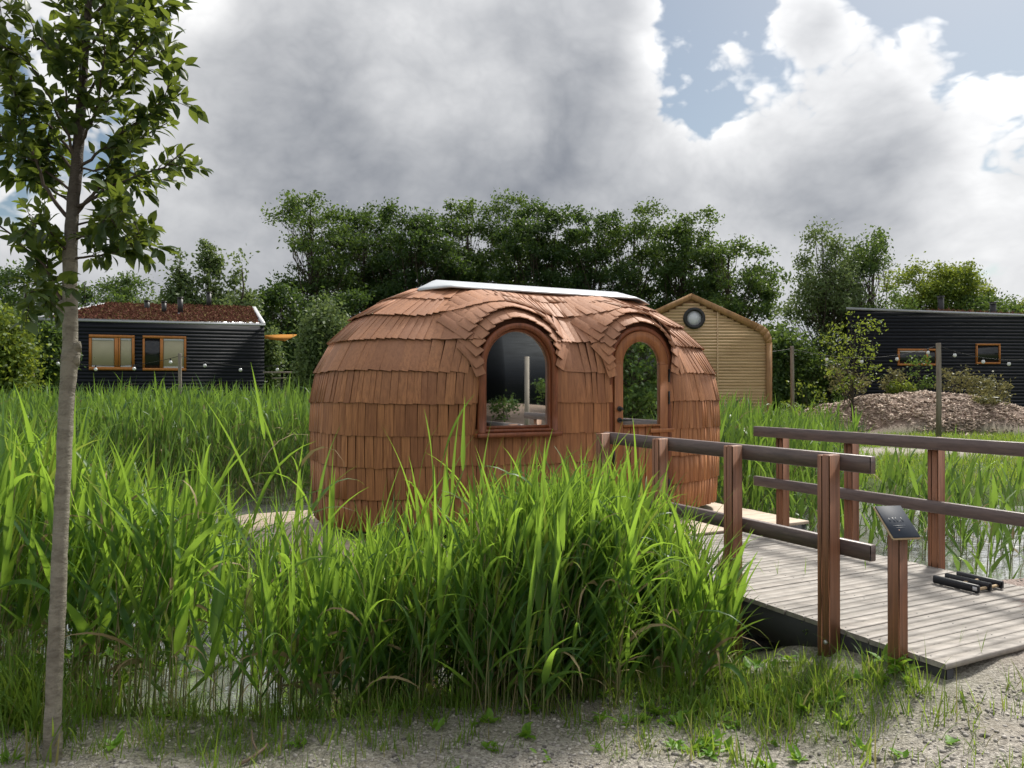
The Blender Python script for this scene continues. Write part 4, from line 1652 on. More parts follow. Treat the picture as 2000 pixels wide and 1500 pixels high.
def sedum(parent, foot, tops, n, seed, h=.1):
    rg_ = np.random.default_rng(seed)
    a_, b_ = rg_.random(n), rg_.random(n)
    F = [np.array((p_[0], p_[1], z_)) for p_, z_ in zip(foot, tops)]
    P = ((1 - a_) * (1 - b_))[:, None] * F[0] + (a_ * (1 - b_))[:, None] * F[1] + (a_ * b_)[:, None] * F[2] + ((1 - a_) * b_)[:, None] * F[3]
    acc = Acc()
    blades(acc, P, rg_.uniform(0, 6.28, n), R(60) + rg_.normal(0, .4, n), rg_.uniform(.5, 1.4, n) * h, rg_.uniform(.06, .16, n), rg_.uniform(.3, 1.5, n), np.zeros(n), 2, 2)
    o_ = acc.build('sedum', M['sedum'], parent)
    o_['kind'] = 'stuff'


# dark house beyond the reeds, with the red planted roof
A, B = px(74, 757, 31.0), px(516, 757, 34.1)
C, D = px(497, 757, 39.5), px(205, 757, 37.0)
foot = [(A.x, A.y), (B.x, B.y), (C.x, C.y), (D.x, D.y)]
za, zb_ = EYE + (HOR - 626) / FPX * 31, EYE + (HOR - 637) / FPX * 34.1
tops = [za, zb_, EYE + (HOR - 604) / FPX * 39.5, EYE + (HOR - 597) / FPX * 37]
hs = thing('timber_house', ((A.x + C.x) / 2, (A.y + C.y) / 2, 0), 'black timber house with red planted roof and two orange framed windows', 'house')
acc = Acc()
prism(acc, foot, -.1, tops)
acc.build('wall', M['black_board'], hs)
house_boards(hs, A, B, za, zb_, .15, M['black_board'])
cxm, cym = sum(p_[0] for p_ in foot) / 4, sum(p_[1] for p_ in foot) / 4
big = [(cxm + (p_[0] - cxm) * 1.012, cym + (p_[1] - cym) * 1.02) for p_ in foot]
acc = Acc()
acc.box8([(p_[0], p_[1], z_ + .003) for p_, z_ in zip(big, tops)] + [(p_[0], p_[1], z_ + .09) for p_, z_ in zip(big, tops)])
rf = acc.build('roof', M['zinc'], hs)
t2 = [z_ + .10 for z_ in tops]
inn = [(cxm + (p_[0] - cxm) * .955, cym + (p_[1] - cym) * .985) for p_ in foot]
acc = Acc()
acc.box8([(p_[0], p_[1], z_ + .075) for p_, z_ in zip(inn, tops)] + [(p_[0], p_[1], z_ + .115) for p_, z_ in zip(inn, tops)])
acc.build('roof_soil', M['substrate'], hs)
sedum(hs, inn, [z_ + .113 for z_ in tops], 9000, 3, .11)
for i0, i1, mt in ((3, 0, 'white'), (1, 2, 'white'), (2, 3, 'zinc'), (0, 1, 'zinc')):
    acc = Acc()
    p0, p1 = Vector((*big[i0], t2[i0])), Vector((*big[i1], t2[i1]))
    e = (p1 - p0)
    sd = Vector((e.y, -e.x, 0)).normalized() * (.17 if mt == 'white' else .07)
    p0, p1 = p0 + e * .004, p1 - e * .004
    hz = Vector((0, 0, .05 if mt == 'white' else .02))
    inward = Vector((cxm, cym, 0)) - (p0 + p1) / 2
    if sd.dot(inward) < 0:
        sd = -sd
    acc.box8([p0 + sd * .02, p1 + sd * .02, p1 + sd, p0 + sd, p0 + sd * .02 + hz, p1 + sd * .02 + hz, p1 + sd + hz, p0 + sd + hz])
    acc.build('roof_trim', M[mt], hs)
for qx, qy0, qy1, dep, w_ in ((287, 588, 610, 36, .12), (320, 590, 613, 35.3, .11), (352, 582, 613, 35.3, .12), (408, 572, 602, 38.5, .12)):
    p0, p1 = px(qx, qy1, dep), px(qx, qy0, dep)
    acc = Acc()
    acc.tube([p0 - Vector((0, 0, .1)), p1], w_, 12)
    acc.tube([p1 - Vector((0, 0, .02)), p1 + Vector((0, 0, .04))], w_ * 1.15, 12)
    acc.tube([p0 - Vector((0, 0, .05)), p0 + Vector((0, 0, .03))], w_ * 1.5, 12, 1)
    acc.build('roof_vent', [M['iron'], M['zinc']], hs, False)
wall_window(hs, A, B, 173, 654, 263, 723, 6, [(179, 223, 'blind'), (223, 231, 'mullion'), (231, 235, 'mullion'), (235, 257, 'blind')])
wall_window(hs, A, B, 278, 656, 364, 724, 5, [(283, 312, 'dark'), (312, 319, 'mullion'), (319, 359, 'blind')])

# dark house behind the mound
A, B = px(1655, 757, 34.0), px(2230, 757, 35.0)
za, zb_ = EYE + (HOR - 605) / FPX * 34, EYE + (HOR - 627) / FPX * 35
foot = [(A.x, A.y), (B.x, B.y), (B.x + 3.6, B.y + 6), (A.x + 3.6, A.y + 6)]
tops = [za, zb_, zb_ + .12, za + .12]
hs2 = thing('timber_house', ((A.x + B.x) / 2, A.y + 3, 0), 'black timber house with sloping roof standing behind the wood chip mound', 'house')
acc = Acc()
prism(acc, foot, -.1, tops)
acc.build('wall', M['black_board'], hs2)
house_boards(hs2, A, B, za, zb_, .15, M['black_board'])
acc = Acc()
off = [(-.1, -.12), (.1, -.12), (.1, .1), (-.1, .1)]
acc.box8([(p_[0] + o_[0], p_[1] + o_[1], z_ + .003) for p_, o_, z_ in zip(foot, off, tops)] + [(p_[0] + o_[0], p_[1] + o_[1], z_ + .1) for p_, o_, z_ in zip(foot, off, tops)])
acc.build('roof', M['zinc'], hs2)
inn = [(foot[0][0] + 3.6, foot[0][1] + .3), (foot[1][0], foot[1][1] + .3), (foot[2][0], foot[2][1] - .2), (foot[3][0] + 3.6, foot[3][1] - .2)]
fx = lambda x: za + .1 + (zb_ - za) * (x - A.x) / (B.x - A.x)
sedum(hs2, inn, [fx(inn[0][0]), fx(inn[1][0]), fx(inn[2][0]) + .12, fx(inn[3][0]) + .12], 5200, 4, .17)
for qx, qy0, qy1, dep in ((1838, 581, 610, 36.5), (1940, 593, 616, 36.0)):
    p0, p1 = px(qx, qy1, dep), px(qx, qy0, dep)
    acc = Acc()
    acc.tube([p0 - Vector((0, 0, .3)), p1], .13, 12)
    acc.tube([p1 + Vector((0, 0, .03)), p1 + Vector((0, 0, .07))], .17, 12)
    acc.build('roof_vent', [M['iron']], hs2, False)
wall_window(hs2, A, B, 1754, 681, 1832, 714, 4, [(1758, 1809, 'pale'), (1809, 1813, 'mullion'), (1813, 1828, 'dark')])
wall_window(hs2, A, B, 1907, 671, 1955, 711, 3.5, [(1910, 1952, 'dark')])

# yellow slatted cabin with a round window
Yg = 21.0
gab = thing('slatted_cabin', px(1350, 757, Yg + 2) - Vector((0, 0, EYE)), 'yellow larch slatted cabin with round window and rounded gable corners', 'cabin')
apex, ex_, ev = px(1350, 573, Yg), px(1507, 650, Yg), px(1507, 668, Yg)
half = ex_.x - apex.x
outl = []
cr = .30
slope = math.atan2(apex.z - ex_.z - .12, half)
for sg in (1,):
    pass
rp = [(0, apex.z)]
ez = ex_.z
rp += [(half - .34, ez + .235), (half - .20, ez + .165), (half - .09, ez + .055), (half - .025, ez - .10), (half, ez - .26), (half, -.1)]
prof = [(-a_, b_) for a_, b_ in rp[::-1]] + rp[1:]


def half_at(z):
    zs2 = [b_ for a_, b_ in rp][::-1]
    return float(np.interp(z, zs2, [a_ for a_, b_ in rp][::-1]))


acc = Acc()
n_ = len(prof)
vs_ = [(apex.x + a_ * .985, Yg + .06, b_ - .02) for a_, b_ in prof] + [(apex.x + a_ * .985, Yg + 5.5, b_ - .02) for a_, b_ in prof]
acc.add(vs_, [(i, i + 1, n_ + i + 1, n_ + i) for i in range(n_ - 1)])
for off in (0, n_):
    for i in range(n_ // 2):
        acc.add([vs_[off + i], vs_[off + i + 1], vs_[off + n_ - 2 - i], vs_[off + n_ - 1 - i]], [(0, 1, 2, 3)])
acc.build('wall', M['tan_trim'], gab)
acc = Acc()
for i in range(n_ - 1):       # broad edge board that follows the gable
    (a0, b0), (a1, b1) = prof[i], prof[i + 1]
    inner = lambda a_, b_: (a_ * (1 - .15 / half) if abs(a_) > 1e-6 else 0.0, b_ - (.15 if abs(a_) < half * .99 else .03))
    i0, i1 = inner(a0, b0), inner(a1, b1)
    f = lambda q_, y_: (apex.x + q_[0], y_, q_[1])
    acc.box8([f((a0, b0), Yg - .05), f((a1, b1), Yg - .05), f((a1, b1), Yg + .05), f((a0, b0), Yg + .05), f(i0, Yg - .05), f(i1, Yg - .05), f(i1, Yg + .05), f(i0, Yg + .05)])
acc.build('gable_board', M['tan_trim'], gab)
z = .05
while z < apex.z - .28:
    hw = min(half - .155, half_at(min(z + .24, apex.z)) + .02)
    if z + .24 >= rp[1][1]:
        hw = half_at(z + .24)
    if hw > .1:
        acc = Acc()
        acc.boxw(apex.x - hw, apex.x + hw, Yg - .012, Yg + .055, z, z + .077)
        acc.build('slat', M['tan_slat'], gab)
    z += .084
acc = Acc()
acc.boxw(px(1400, 0, Yg).x, px(1402.5, 0, Yg).x, Yg - .03, Yg - .0125, .05, px(0, 606, Yg).z)
acc.build('batten', M['tan_slat'], gab)
rw = px(1355, 622, Yg)
acc = Acc()
for r0, r1, y0, y1, mt in ((.20, .295, -.10, .0, 0),):
    ring = []
    for k in range(32):
        t_ = 2 * math.pi * k / 32
        for rr_, yy_ in ((r0, y0), (r1, y0), (r1, y1), (r0, y1)):
            ring.append((rw.x + rr_ * math.cos(t_), Yg + yy_, rw.z + rr_ * math.sin(t_)))
    f = []
    for k in range(32):
        k2 = (k + 1) % 32
        for j in range(4):
            j2 = (j + 1) % 4
            f.append((k * 4 + j, k * 4 + j2, k2 * 4 + j2, k2 * 4 + j))
    acc.add(ring, f)
rwin = acc.build('round_window', M['iron'], gab, True)
acc = Acc()
acc.tube([(rw.x, Yg - .03, rw.z), (rw.x, Yg - .055, rw.z)], .205, 32)
acc.build('pane', M['paleglass'], rwin)


# ------------------------------------------------------------------ trees
def leaf_cloud(acc, C, rad, per, size, rng, flat=1.0, aspect=.55, mat=0, droop=0.0):
    """small pointed leaf faces spread round the cluster centres C"""
    n = len(C) * per
    P = np.repeat(C, per, 0) + rng.normal(0, 1, (n, 3)) * np.repeat(rad, per)[:, None] * np.array([1, 1, flat]) * .55
    d1 = rng.normal(0, 1, (n, 3))
    d1[:, 2] -= droop
    d1 /= np.linalg.norm(d1, axis=1)[:, None]
    d2 = np.cross(d1, rng.normal(0, 1, (n, 3)))
    d2 /= np.linalg.norm(d2, axis=1)[:, None] + 1e-9
    s_ = (size * rng.uniform(.6, 1.35, n))[:, None]
    vv = np.stack([P - d1 * s_, P + d2 * s_ * aspect - d1 * s_ * .1, P + d1 * s_, P - d2 * s_ * aspect - d1 * s_ * .1], 1)
    acc.add(vv.reshape(-1, 3), np.arange(n * 4).reshape(n, 4), mat)


def make_tree(name, label, group, base, top_z, half_w, crown_lo, leafmat, seed, nclus=130, per=70, size=.16, shape='round', gaps=.35, cr=.8, trunk_r=.16, droop=0.0, cat='tree', depth=None, lean=0.0, stems_n=1, flat=.8, masses=0, msize=1.5):
    rng = np.random.default_rng(seed)
    base = Vector(base)
    t_ = thing(name, base, label, cat, group)
    H = top_z - base.z
    depth = depth or half_w * .9
    zc0, zc1 = base.z + crown_lo * H, top_z - cr * .3 - (msize * .55 if masses else 0)
    # cluster centres inside the crown volume, thinned by coarse noise so that gaps stay open
    C = []
    tries = 0
    off = rng.uniform(0, 100, 3)
    while len(C) < nclus and tries < nclus * 60:
        tries += 1
        q_ = rng.uniform(-1, 1, 3)
        hfrac = (q_[2] + 1) / 2
        if shape == 'round':
            lim = math.sqrt(max(0, 1 - (abs(hfrac - .52) / .52) ** 2.2))
        elif shape == 'column':
            lim = (1 - hfrac) ** .6 * min(1, .35 + hfrac * 3) * 1.15
        elif shape == 'umbrella':
            lim = math.sqrt(max(0, hfrac)) if hfrac < .75 else math.sqrt(max(0, 1 - ((hfrac - .75) / .27) ** 2))
        else:
            lim = min(1, .55 + hfrac) * math.sqrt(max(0, 1 - max(0, (hfrac - .55) / .47) ** 2))
        rr = math.hypot(q_[0], q_[1])
        if rr > lim:
            continue
        if rr < lim * .55 and rng.random() < .5:
            continue
        p3 = np.array([base.x + lean * hfrac * H + q_[0] * half_w, base.y + q_[1] * depth, zc0 + (zc1 - zc0) * hfrac])
        g_ = float(vnoise(p3[0] * 1.0 + off[0], p3[2] * 1.0 + p3[1] * .7 + off[1], .42 if half_w > 1.5 else 1.1, seed))
        if g_ < gaps and rng.random() < .9:
            continue
        C.append(p3)
    C = np.array(C)
    if masses:
        # gather the foliage into separate branch masses with open air between them
        pick_ = [C[int(rng.integers(0, len(C)))]]
        cand_ = C[rng.permutation(len(C))]
        for c_ in cand_:
            if len(pick_) >= masses:
                break
            if min(np.linalg.norm((c_ - q2) * (1, .8, 1.25)) for q2 in pick_) > msize * 1.05:
                pick_.append(c_)
        C2 = []
        each = max(3, nclus // len(pick_))
        for c_ in pick_:
            R_ = msize * rng.uniform(.7, 1.2)
            q_ = rng.normal(0, 1, (each, 3))
            q_ /= np.linalg.norm(q_, axis=1)[:, None]
            q_[:, 2] = np.where(q_[:, 2] < -.25, -q_[:, 2] * .6, q_[:, 2])
            C2.append(c_ + q_ * R_ * rng.uniform(.45, 1.0, (each, 1)) * (1.1, 1.1, .72))
        C = np.concatenate(C2)
    acc = Acc()
    tr = []
    for sidx in range(stems_n):
        bx_ = base + Vector((rng.normal(0, .12) * (stems_n > 1) * half_w, rng.normal(0, .1) * (stems_n > 1) * half_w, -.1))
        mid = [bx_]
        topx = Vector((base.x + lean * H + rng.normal(0, .25) * half_w * (stems_n > 1), base.y + rng.normal(0, .2) * half_w * (stems_n > 1), base.z + H * .9))
        for k in range(1, 8):
            f_ = k / 7
            mid.append(bx_.lerp(topx, f_) + Vector((rng.normal(0, .02) * H * .35, rng.normal(0, .02) * H * .35, 0)) * (k < 7))
        rad_ = [trunk_r / math.sqrt(stems_n) * (1 - .86 * (k / 7)) for k in range(8)]
        acc.tube(mid, rad_, 7, 0, False)
        tr.append(mid)
    pick = rng.permutation(len(C))[:max(12, int(len(C) * .6))]
    for ci in pick:
        c = Vector(C[ci])
        mid = tr[int(rng.integers(0, len(tr)))]
        hz = base.z + (c.z - base.z) * rng.uniform(.45, .8)
        f_ = min(max((hz - base.z) / (H * .9), .08), .95) * 7
        k = int(f_)
        st = mid[k].lerp(mid[min(k + 1, 7)], f_ - k)
        r0 = max(trunk_r * .05, trunk_r * .32 * (1 - f_ / 8.5))
        bend = (st + c) / 2 + Vector((0, 0, -(c - st).length * .08)) + Vector(rng.normal(0, .06, 3)) * (c - st).length
        acc.tube([st, bend, c], [r0, r0 * .6, r0 * .2], 4, 0, False)
    acc.build('trunk', M['trunk'], t_, True)
    acc = Acc()
    leaf_cloud(acc, C, cr * rng.uniform(.6, 1.25, len(C)), per, size, rng, flat, droop=droop)
    acc.build('crown', leafmat, t_, False)
    return t_


TG = 'tall trees standing behind the shingled cabin'
FAR = [  # x, top row, half width px, depth, crown low, material, clusters, per, gaps, label
    (606, 366, 92, 55, .30, 'tree_mid', 150, 62, .42, 'airy round topped tall tree at the end of the row above the orange sail'),
    (712, 380, 66, 60, .28, 'tree_dark', 130, 75, .36, 'tall dark tree next to the airy end tree of the row'),
    (805, 398, 96, 57, .12, 'tree_dark', 210, 90, .22, 'broad dense dark tree with foliage low to the ground left of the roof peak'),
    (912, 382, 68, 60, .25, 'tree_mid', 140, 78, .33, 'round topped tall tree just behind the white ridge peak'),
    (986, 377, 46, 62, .3, 'tree_mid', 100, 70, .36, 'slender tall tree whose tip rises over the middle of the row'),
    (1050, 388, 70, 57, .15, 'tree_dark', 180, 92, .22, 'dense dark green tall tree behind the middle of the ridge'),
    (1145, 392, 58, 58, .2, 'tree_dark', 140, 85, .26, 'tall dark tree behind the far half of the white ridge'),
    (1240, 385, 72, 60, .3, 'tree_mid', 140, 66, .42, 'airy tall tree with bare trunks showing sky above the door'),
    (1335, 410, 66, 57, .22, 'tree_mid', 150, 80, .3, 'full tall tree above the apex of the yellow slatted cabin'),
    (1425, 450, 72, 54, .12, 'tree_mid', 170, 76, .33, 'lower spreading tall tree at the row end over the slatted cabin eave'),
]
for i, (qx, qy, hw, dep, lo, mt, nc, per, gp, lab) in enumerate(FAR):
    tp = px(qx, qy, dep)
    make_tree('tall_tree', lab, TG, (tp.x, dep, 0), tp.z, hw / FPX * dep, lo, M[mt], 100 + i, int(nc * 1.75), per, .12, 'round', gp - .1, .62, .3, masses=int(13 + hw * .19), msize=1.5)
BG = [
    (45, 512, 120, 52, .05, 'tree_dark', 190, 80, .15, 'round', 'dense dark tree at the picture edge behind the sapling'),
    (165, 522, 75, 55, .05, 'tree_mid', 150, 75, .2, 'round', 'mid green bushy tree just behind the sapling trunk'),
    (255, 525, 60, 58, .05, 'tree_mid', 150, 70, .25, 'round', 'bushy tree behind the roof vents of the black house'),
    (352, 462, 34, 42, .1, 'tree_pale', 130, 75, .3, 'column', 'shorter pale slender poplar above the roof of the black house'),
    (408, 436, 46, 43, .1, 'tree_pale', 130, 75, .3, 'column', 'tallest pale slender poplar above the roof of the black house'),
    (472, 486, 44, 44, .1, 'tree_pale', 140, 70, .3, 'column', 'pale slender poplar at the roof corner of the black house'),
    (310, 552, 90, 50, .0, 'tree_pale', 150, 70, .15, 'round', 'pale greyish willow thicket behind the sedum roof'),
    (440, 550, 80, 49, .0, 'tree_pale', 150, 70, .15, 'round', 'pale willow thicket under the slender poplars'),
    (548, 528, 62, 48, .0, 'tree_dark', 170, 85, .1, 'round', 'dark evergreen bush between the black house and the tall trees'),
    (660, 560, 90, 50, .0, 'tree_dark', 170, 85, .1, 'round', 'dark undergrowth bush behind the pale willow bush'),
    (1520, 640, 60, 36, .0, 'tree_mid', 150, 80, .12, 'round', 'round green bush beside the rounded edge of the slatted cabin'),
    (1812, 511, 62, 62, .45, 'tree_lime', 150, 75, .25, 'umbrella', 'flat topped tree with open stems above the black house roof'),
    (1872, 522, 48, 63, .5, 'tree_lime', 130, 75, .25, 'umbrella', 'flat topped tree right behind the taller roof vent'),
    (1940, 560, 55, 60, .3, 'tree_mid', 140, 75, .2, 'round', 'low round tree behind the shorter roof vent'),
    (2010, 578, 50, 60, .3, 'tree_lime', 120, 75, .2, 'round', 'low lime green tree at the picture edge above the black roof'),
]
for i, (qx, qy, hw, dep, lo, mt, nc, per, gp, shp, lab) in enumerate(BG):
    tp = px(qx, qy, dep)
    make_tree('tree', lab, 'trees round the houses', (tp.x, dep, 0), tp.z, hw / FPX * dep, lo, M[mt], 200 + i, nc, per, .12 if dep > 40 else .1, shp, gp - (.1 if shp != 'column' else 0), .7 if shp != 'column' else .5, .16, masses=0 if shp == 'column' else int(9 + hw * .1), msize=1.35)
for i, (qx, qy, hw, lab) in enumerate(((1612, 432, 62, 'tall grey green willow with the pointed tip beside the black house'), (1692, 440, 58, 'tall grey green willow leaning over the black house roof'))):
    tp = px(qx, qy, 40 + i)
    make_tree('willow_tree', lab, 'two willows by the black house', (tp.x, 40 + i, 0), tp.z, hw / FPX * 40, .02, M['tree_pale'] if i == 0 else M['tree_mid'], 300 + i, 260, 60, .085, 'tall', .25, .42, .18, droop=.5, stems_n=5, flat=1.5, masses=26, msize=.85)
# nearer bushes
make_tree('willow_bush', 'pale leafy willow bush next to the orange sail', None, (*px(640, 757, 24).xy, 0), px(0, 598, 24).z, 50 / FPX * 24, .0, M['tree_pale'], 401, 230, 75, .065, 'tall', .2, .38, .05, cat='bush', stems_n=5, flat=1.3)
make_tree('willow_bush', 'small pale bush hugging the corner of the black house', None, (*px(526, 757, 37).xy, 0), px(0, 640, 37).z, 20 / FPX * 37, .0, M['tree_pale'], 402, 70, 60, .08, 'tall', .15, .4, .04, cat='bush', stems_n=3)
make_tree('fruit_tree', 'low yellowish green tree at the picture edge behind the reeds', None, (*px(0, 757, 24).xy, 0), px(0, 604, 24).z, 50 / FPX * 24, .12, M['tree_lime'], 403, 200, 80, .075, 'round', .2, .5, .07, cat='tree', stems_n=2)
make_tree('young_tree', 'small thin stemmed tree before the end wall of the black house', None, (*px(95, 757, 27).xy, 0), px(0, 628, 27).z, 32 / FPX * 27, .42, M['tree_mid'], 404, 100, 70, .07, 'round', .2, .35, .045, cat='tree')
make_tree('young_tree', 'young yellow green tree with ascending branches beside the wood chip mound', None, (*px(1663, 757, 27.0).xy, 0), px(0, 604, 27).z, 66 / FPX * 27, .32, M['tree_lime'], 405, 70, 15, .055, 'tall', .35, .24, .06, cat='tree', lean=.04)
# shrubs planted on the mound
SHR = [(1655, 700, 40, 28.0, 'tree_bronze', 'bronze leaved shrub at the foot of the young tree on the mound'), (1745, 716, 20, 29.5, 'tree_bronze', 'small bronze shrub on the mound crest beside the young tree'),
       (1795, 690, 24, 29.8, 'tree_mid', 'upright green shrub below the wide window of the black house'), (1760, 745, 24, 29.2, 'tree_lime', 'low bright green shrub on the mound crest'),
       (1868, 715, 38, 29.0, 'tree_bronze', 'spreading bronze shrub just past the tall light pole'), (1912, 735, 26, 29.0, 'tree_bronze', 'middle shrub of the three below the square window'),
       (1945, 730, 36, 28.2, 'tree_bronze', 'tall bronze shrub at the lower end of the mound'), (1925, 775, 26, 27.4, 'tree_bronze', 'low bronze shrub on the front slope of the mound'),
       (1570, 740, 50, 27, 'tree_lime', 'low meadow shrub between the pole and the mound')]
for i, (qx, qy, hw, dep, mt, lab) in enumerate(SHR):
    p0 = px(qx, 757, dep)
    gz = float(ground(p0.x, p0.y))
    make_tree('shrub', lab, 'shrubs round the wood chip mound', (p0.x, p0.y, gz), px(0, qy, dep).z, hw / FPX * dep, .05, M[mt], 500 + i, 26, 24, .055, 'tall', .25, .2, .03, cat='shrub', stems_n=3)

# distant hedge that closes the horizon
rngb = np.random.default_rng(77)
acc = Acc()
n = 900
ang = rngb.uniform(-42, 42, n)
dist = rngb.uniform(64, 74, n)
hh = rngb.uniform(0.3, 5.2, n)
C = np.stack([np.sin(np.radians(ang)) * dist, np.cos(np.radians(ang)) * dist, hh], -1)
C = C[~((ang > 19.5) & (hh > 3.4))]
leaf_cloud(acc, C, np.full(len(C), 1.9), 60, .3, rngb, .8)
o = acc.build('undergrowth', M['tree_dark'])
tag(o, 'dark undergrowth filling the ground under the far trees', 'undergrowth', kind='stuff')

# wood chips on the mound
acc = Acc()
n = 9000
q_ = rngb.uniform(-1, 1, (n, 2))
q_ = q_[np.hypot(q_[:, 0], q_[:, 1]) < .99]
P = np.stack([MOUND[0] + q_[:, 0] * 5.6, MOUND[1] + q_[:, 1] * 2.6], -1)
P = np.concatenate([P, np.stack([rngb.normal(MOUND[0] - .5, 3.4, 500), rngb.normal(MOUND[1] - 2.6, .35, 500)], -1)])
z = ground(P[:, 0], P[:, 1]) + .012
n = len(P)
d1 = rngb.normal(0, 1, (n, 3)) * (1, 1, .35)
d1 /= np.linalg.norm(d1, axis=1)[:, None]
d2 = np.cross(d1, rngb.normal(0, .5, (n, 3)) + (0, 0, 1))
d2 /= np.linalg.norm(d2, axis=1)[:, None]
d3 = np.cross(d1, d2)
c0 = np.stack([P[:, 0], P[:, 1], z], -1)
l_, w_, t_ = rngb.uniform(.03, .085, (n, 1)), rngb.uniform(.015, .035, (n, 1)), .006
vv = np.stack([c0 + d1 * l_ * a_ + d2 * w_ * b_ + d3 * t_ * c_ for c_ in (-1, 1) for a_, b_ in ((-1, -1), (1, -1), (1, 1), (-1, 1))], 1)
fb = np.array([(3, 2, 1, 0), (4, 5, 6, 7), (0, 1, 5, 4), (1, 2, 6, 5), (2, 3, 7, 6), (3, 0, 4, 7)])
acc.add(vv.reshape(-1, 3), (np.arange(n)[:, None, None] * 8 + fb[None]).reshape(-1, 4))
o = acc.build('wood_chips', M['chip'])
tag(o, 'brown wood chips covering the low mound', 'wood chips', kind='stuff')

# ------------------------------------------------------------------ light strings on poles
PG = 'poles that carry the light strings'


def pole(qx, qtop, dep, r_, lab):
    tp = px(qx, qtop, dep)
    b_ = Vector((tp.x, tp.y, float(ground(tp.x, tp.y)) - .05))
    acc = Acc()
    acc.tube([b_, b_.lerp(tp, .5) + Vector((.012, 0, 0)), tp - Vector((0, 0, .02)), tp], [r_ * 1.05, r_, r_ * .97, r_ * .9], 10)
    o_ = acc.build('light_pole', M['pole'], smooth=False)
    tag(o_, lab, 'pole', PG)
    return tp


pA = pole(63, 683, 25, .06, 'grey pole at the picture edge before the low yellowish tree')
pB = pole(351, 690, 24, .055, 'grey pole standing before the second window of the black house')
pC = pole(1547, 676, 24, .06, 'grey pole between the slatted cabin and the willows')
pD = pole(1833, 670, 23.6, .075, 'tall grey pole before the wood chip mound')
pE = px(2130, 668, 23)
pE0 = pole(2130, 668, 23, .075, 'grey pole past the picture edge carrying the string end')


def string(name_lab, P0, P1, sag, bulbs):
    st = thing('light_string', P0.lerp(P1, .5), name_lab, 'light string', 'light strings over the garden')
    f_ = lambda s_: P0.lerp(P1, s_) - Vector((0, 0, 4 * sag * s_ * (1 - s_)))
    acc = Acc()
    acc.tube([f_(k / 24) for k in range(25)], .0085, 5, 0, False)
    acc.build('cable', M['wire'], st)
    for s_ in bulbs:
        c = f_(s_)
        acc = Acc()
        acc.tube([c, c - Vector((0, 0, .07))], [.022, .026], 8, 1)
        acc.tube([c - Vector((0, 0, .07)), c - Vector((0, 0, .095)), c - Vector((0, 0, .13)), c - Vector((0, 0, .165)), c - Vector((0, 0, .18))], [.028, .045, .055, .04, .01], 10, 0)
        acc.build('bulb', [M['bulb'], M['wire']], st, True)


dn = Vector((0, 0, -.08))
string('sagging bulb string before the two orange framed windows', pA + dn, pB + dn, .38, (.18, .44, .70, .94))
string('bulb string from the pole across the plain end of the black house', pB + dn, px(640, 694, 24) + dn, .3, (.17, .41, .66, .9))
string('bulb string before the slats of the yellow cabin', px(1330, 690, 20.5), pC + dn, .1, (.33, .75))
string('bulb string behind the young tree beside the mound', pC + dn, pD + dn, .33, (.24, .48, .72, .93))
string('bulb string before the square window of the black house', pD + dn, pE + dn, .45, (.11, .30, .47, .7))
pF = px(640, 694, 24)
pole(640, 694, 24, .055, 'grey pole hidden by the willow bush')

# small garden things
acc = Acc()
s0, s1, s2 = px(517, 656, 33.5), px(582, 653, 33), px(556, 666, 31.5)
acc.add([s0 + Vector((0, 0, .03)), s0 - Vector((0, 0, .12)), s1, s2, px(550, 653, 33)], [(0, 1, 3), (0, 3, 4), (4, 3, 2)])
o = acc.build('shade_sail', M['sail'])
md = o.modifiers.new('thick', 'SOLIDIFY')
md.thickness = .012
tag(o, 'orange shade sail stretched from the corner of the black house', 'shade sail')
bn = thing('picnic_table', (*px(558, 757, 30).xy, 0), 'dark picnic table with crossed legs behind the reeds', 'table')
for nm, x0, x1, y0, y1, z0, z1 in (('table_top', 520, 578, 726, 729, 0, 0), ('seat', 545, 580, 738, 740, 0, 0)):
    a_, b_ = px(x0, y1, 30), px(x1, y0, 30)
    acc = Acc()
    acc.boxw(a_.x, b_.x, 29.6 if nm == 'table_top' else 29.1, 30.4 if nm == 'table_top' else 29.4, a_.z, b_.z)
    acc.build(nm, M['pole'], bn)
for x0, x1 in ((551, 546), (560, 572)):
    acc = Acc()
    acc.tube([(px(x0, 729, 30).x, 30, px(0, 729, 30).z), (px(x1, 800, 30).x, 30, -.05)], .05, 6)
    acc.build('leg', M['iron'], bn)
acc = Acc()
a_, b_ = px(19, 800, 22), px(48, 778, 22)
acc.cbox(lambda x, y, z: Vector((x, y, z)), a_.x, b_.x, 22, 22.4, .0, b_.z, .02)
acc.cbox(lambda x, y, z: Vector((x, y, z)), a_.x - .02, b_.x + .02, 21.98, 22.42, b_.z + .001, b_.z + .05, .01)
o = acc.build('storage_box', M['crate'])
tag(o, 'pale grey storage box half hidden by the far reeds', 'box')
acc = Acc()
b_ = px(69, 622, 29.5)
acc.tube([(b_.x, b_.y, 0), b_], .045, 8)
o = acc.build('down_pipe', M['zinc'])
tag(o, 'thin grey green pipe rising beside the pole at the house corner', 'pipe')

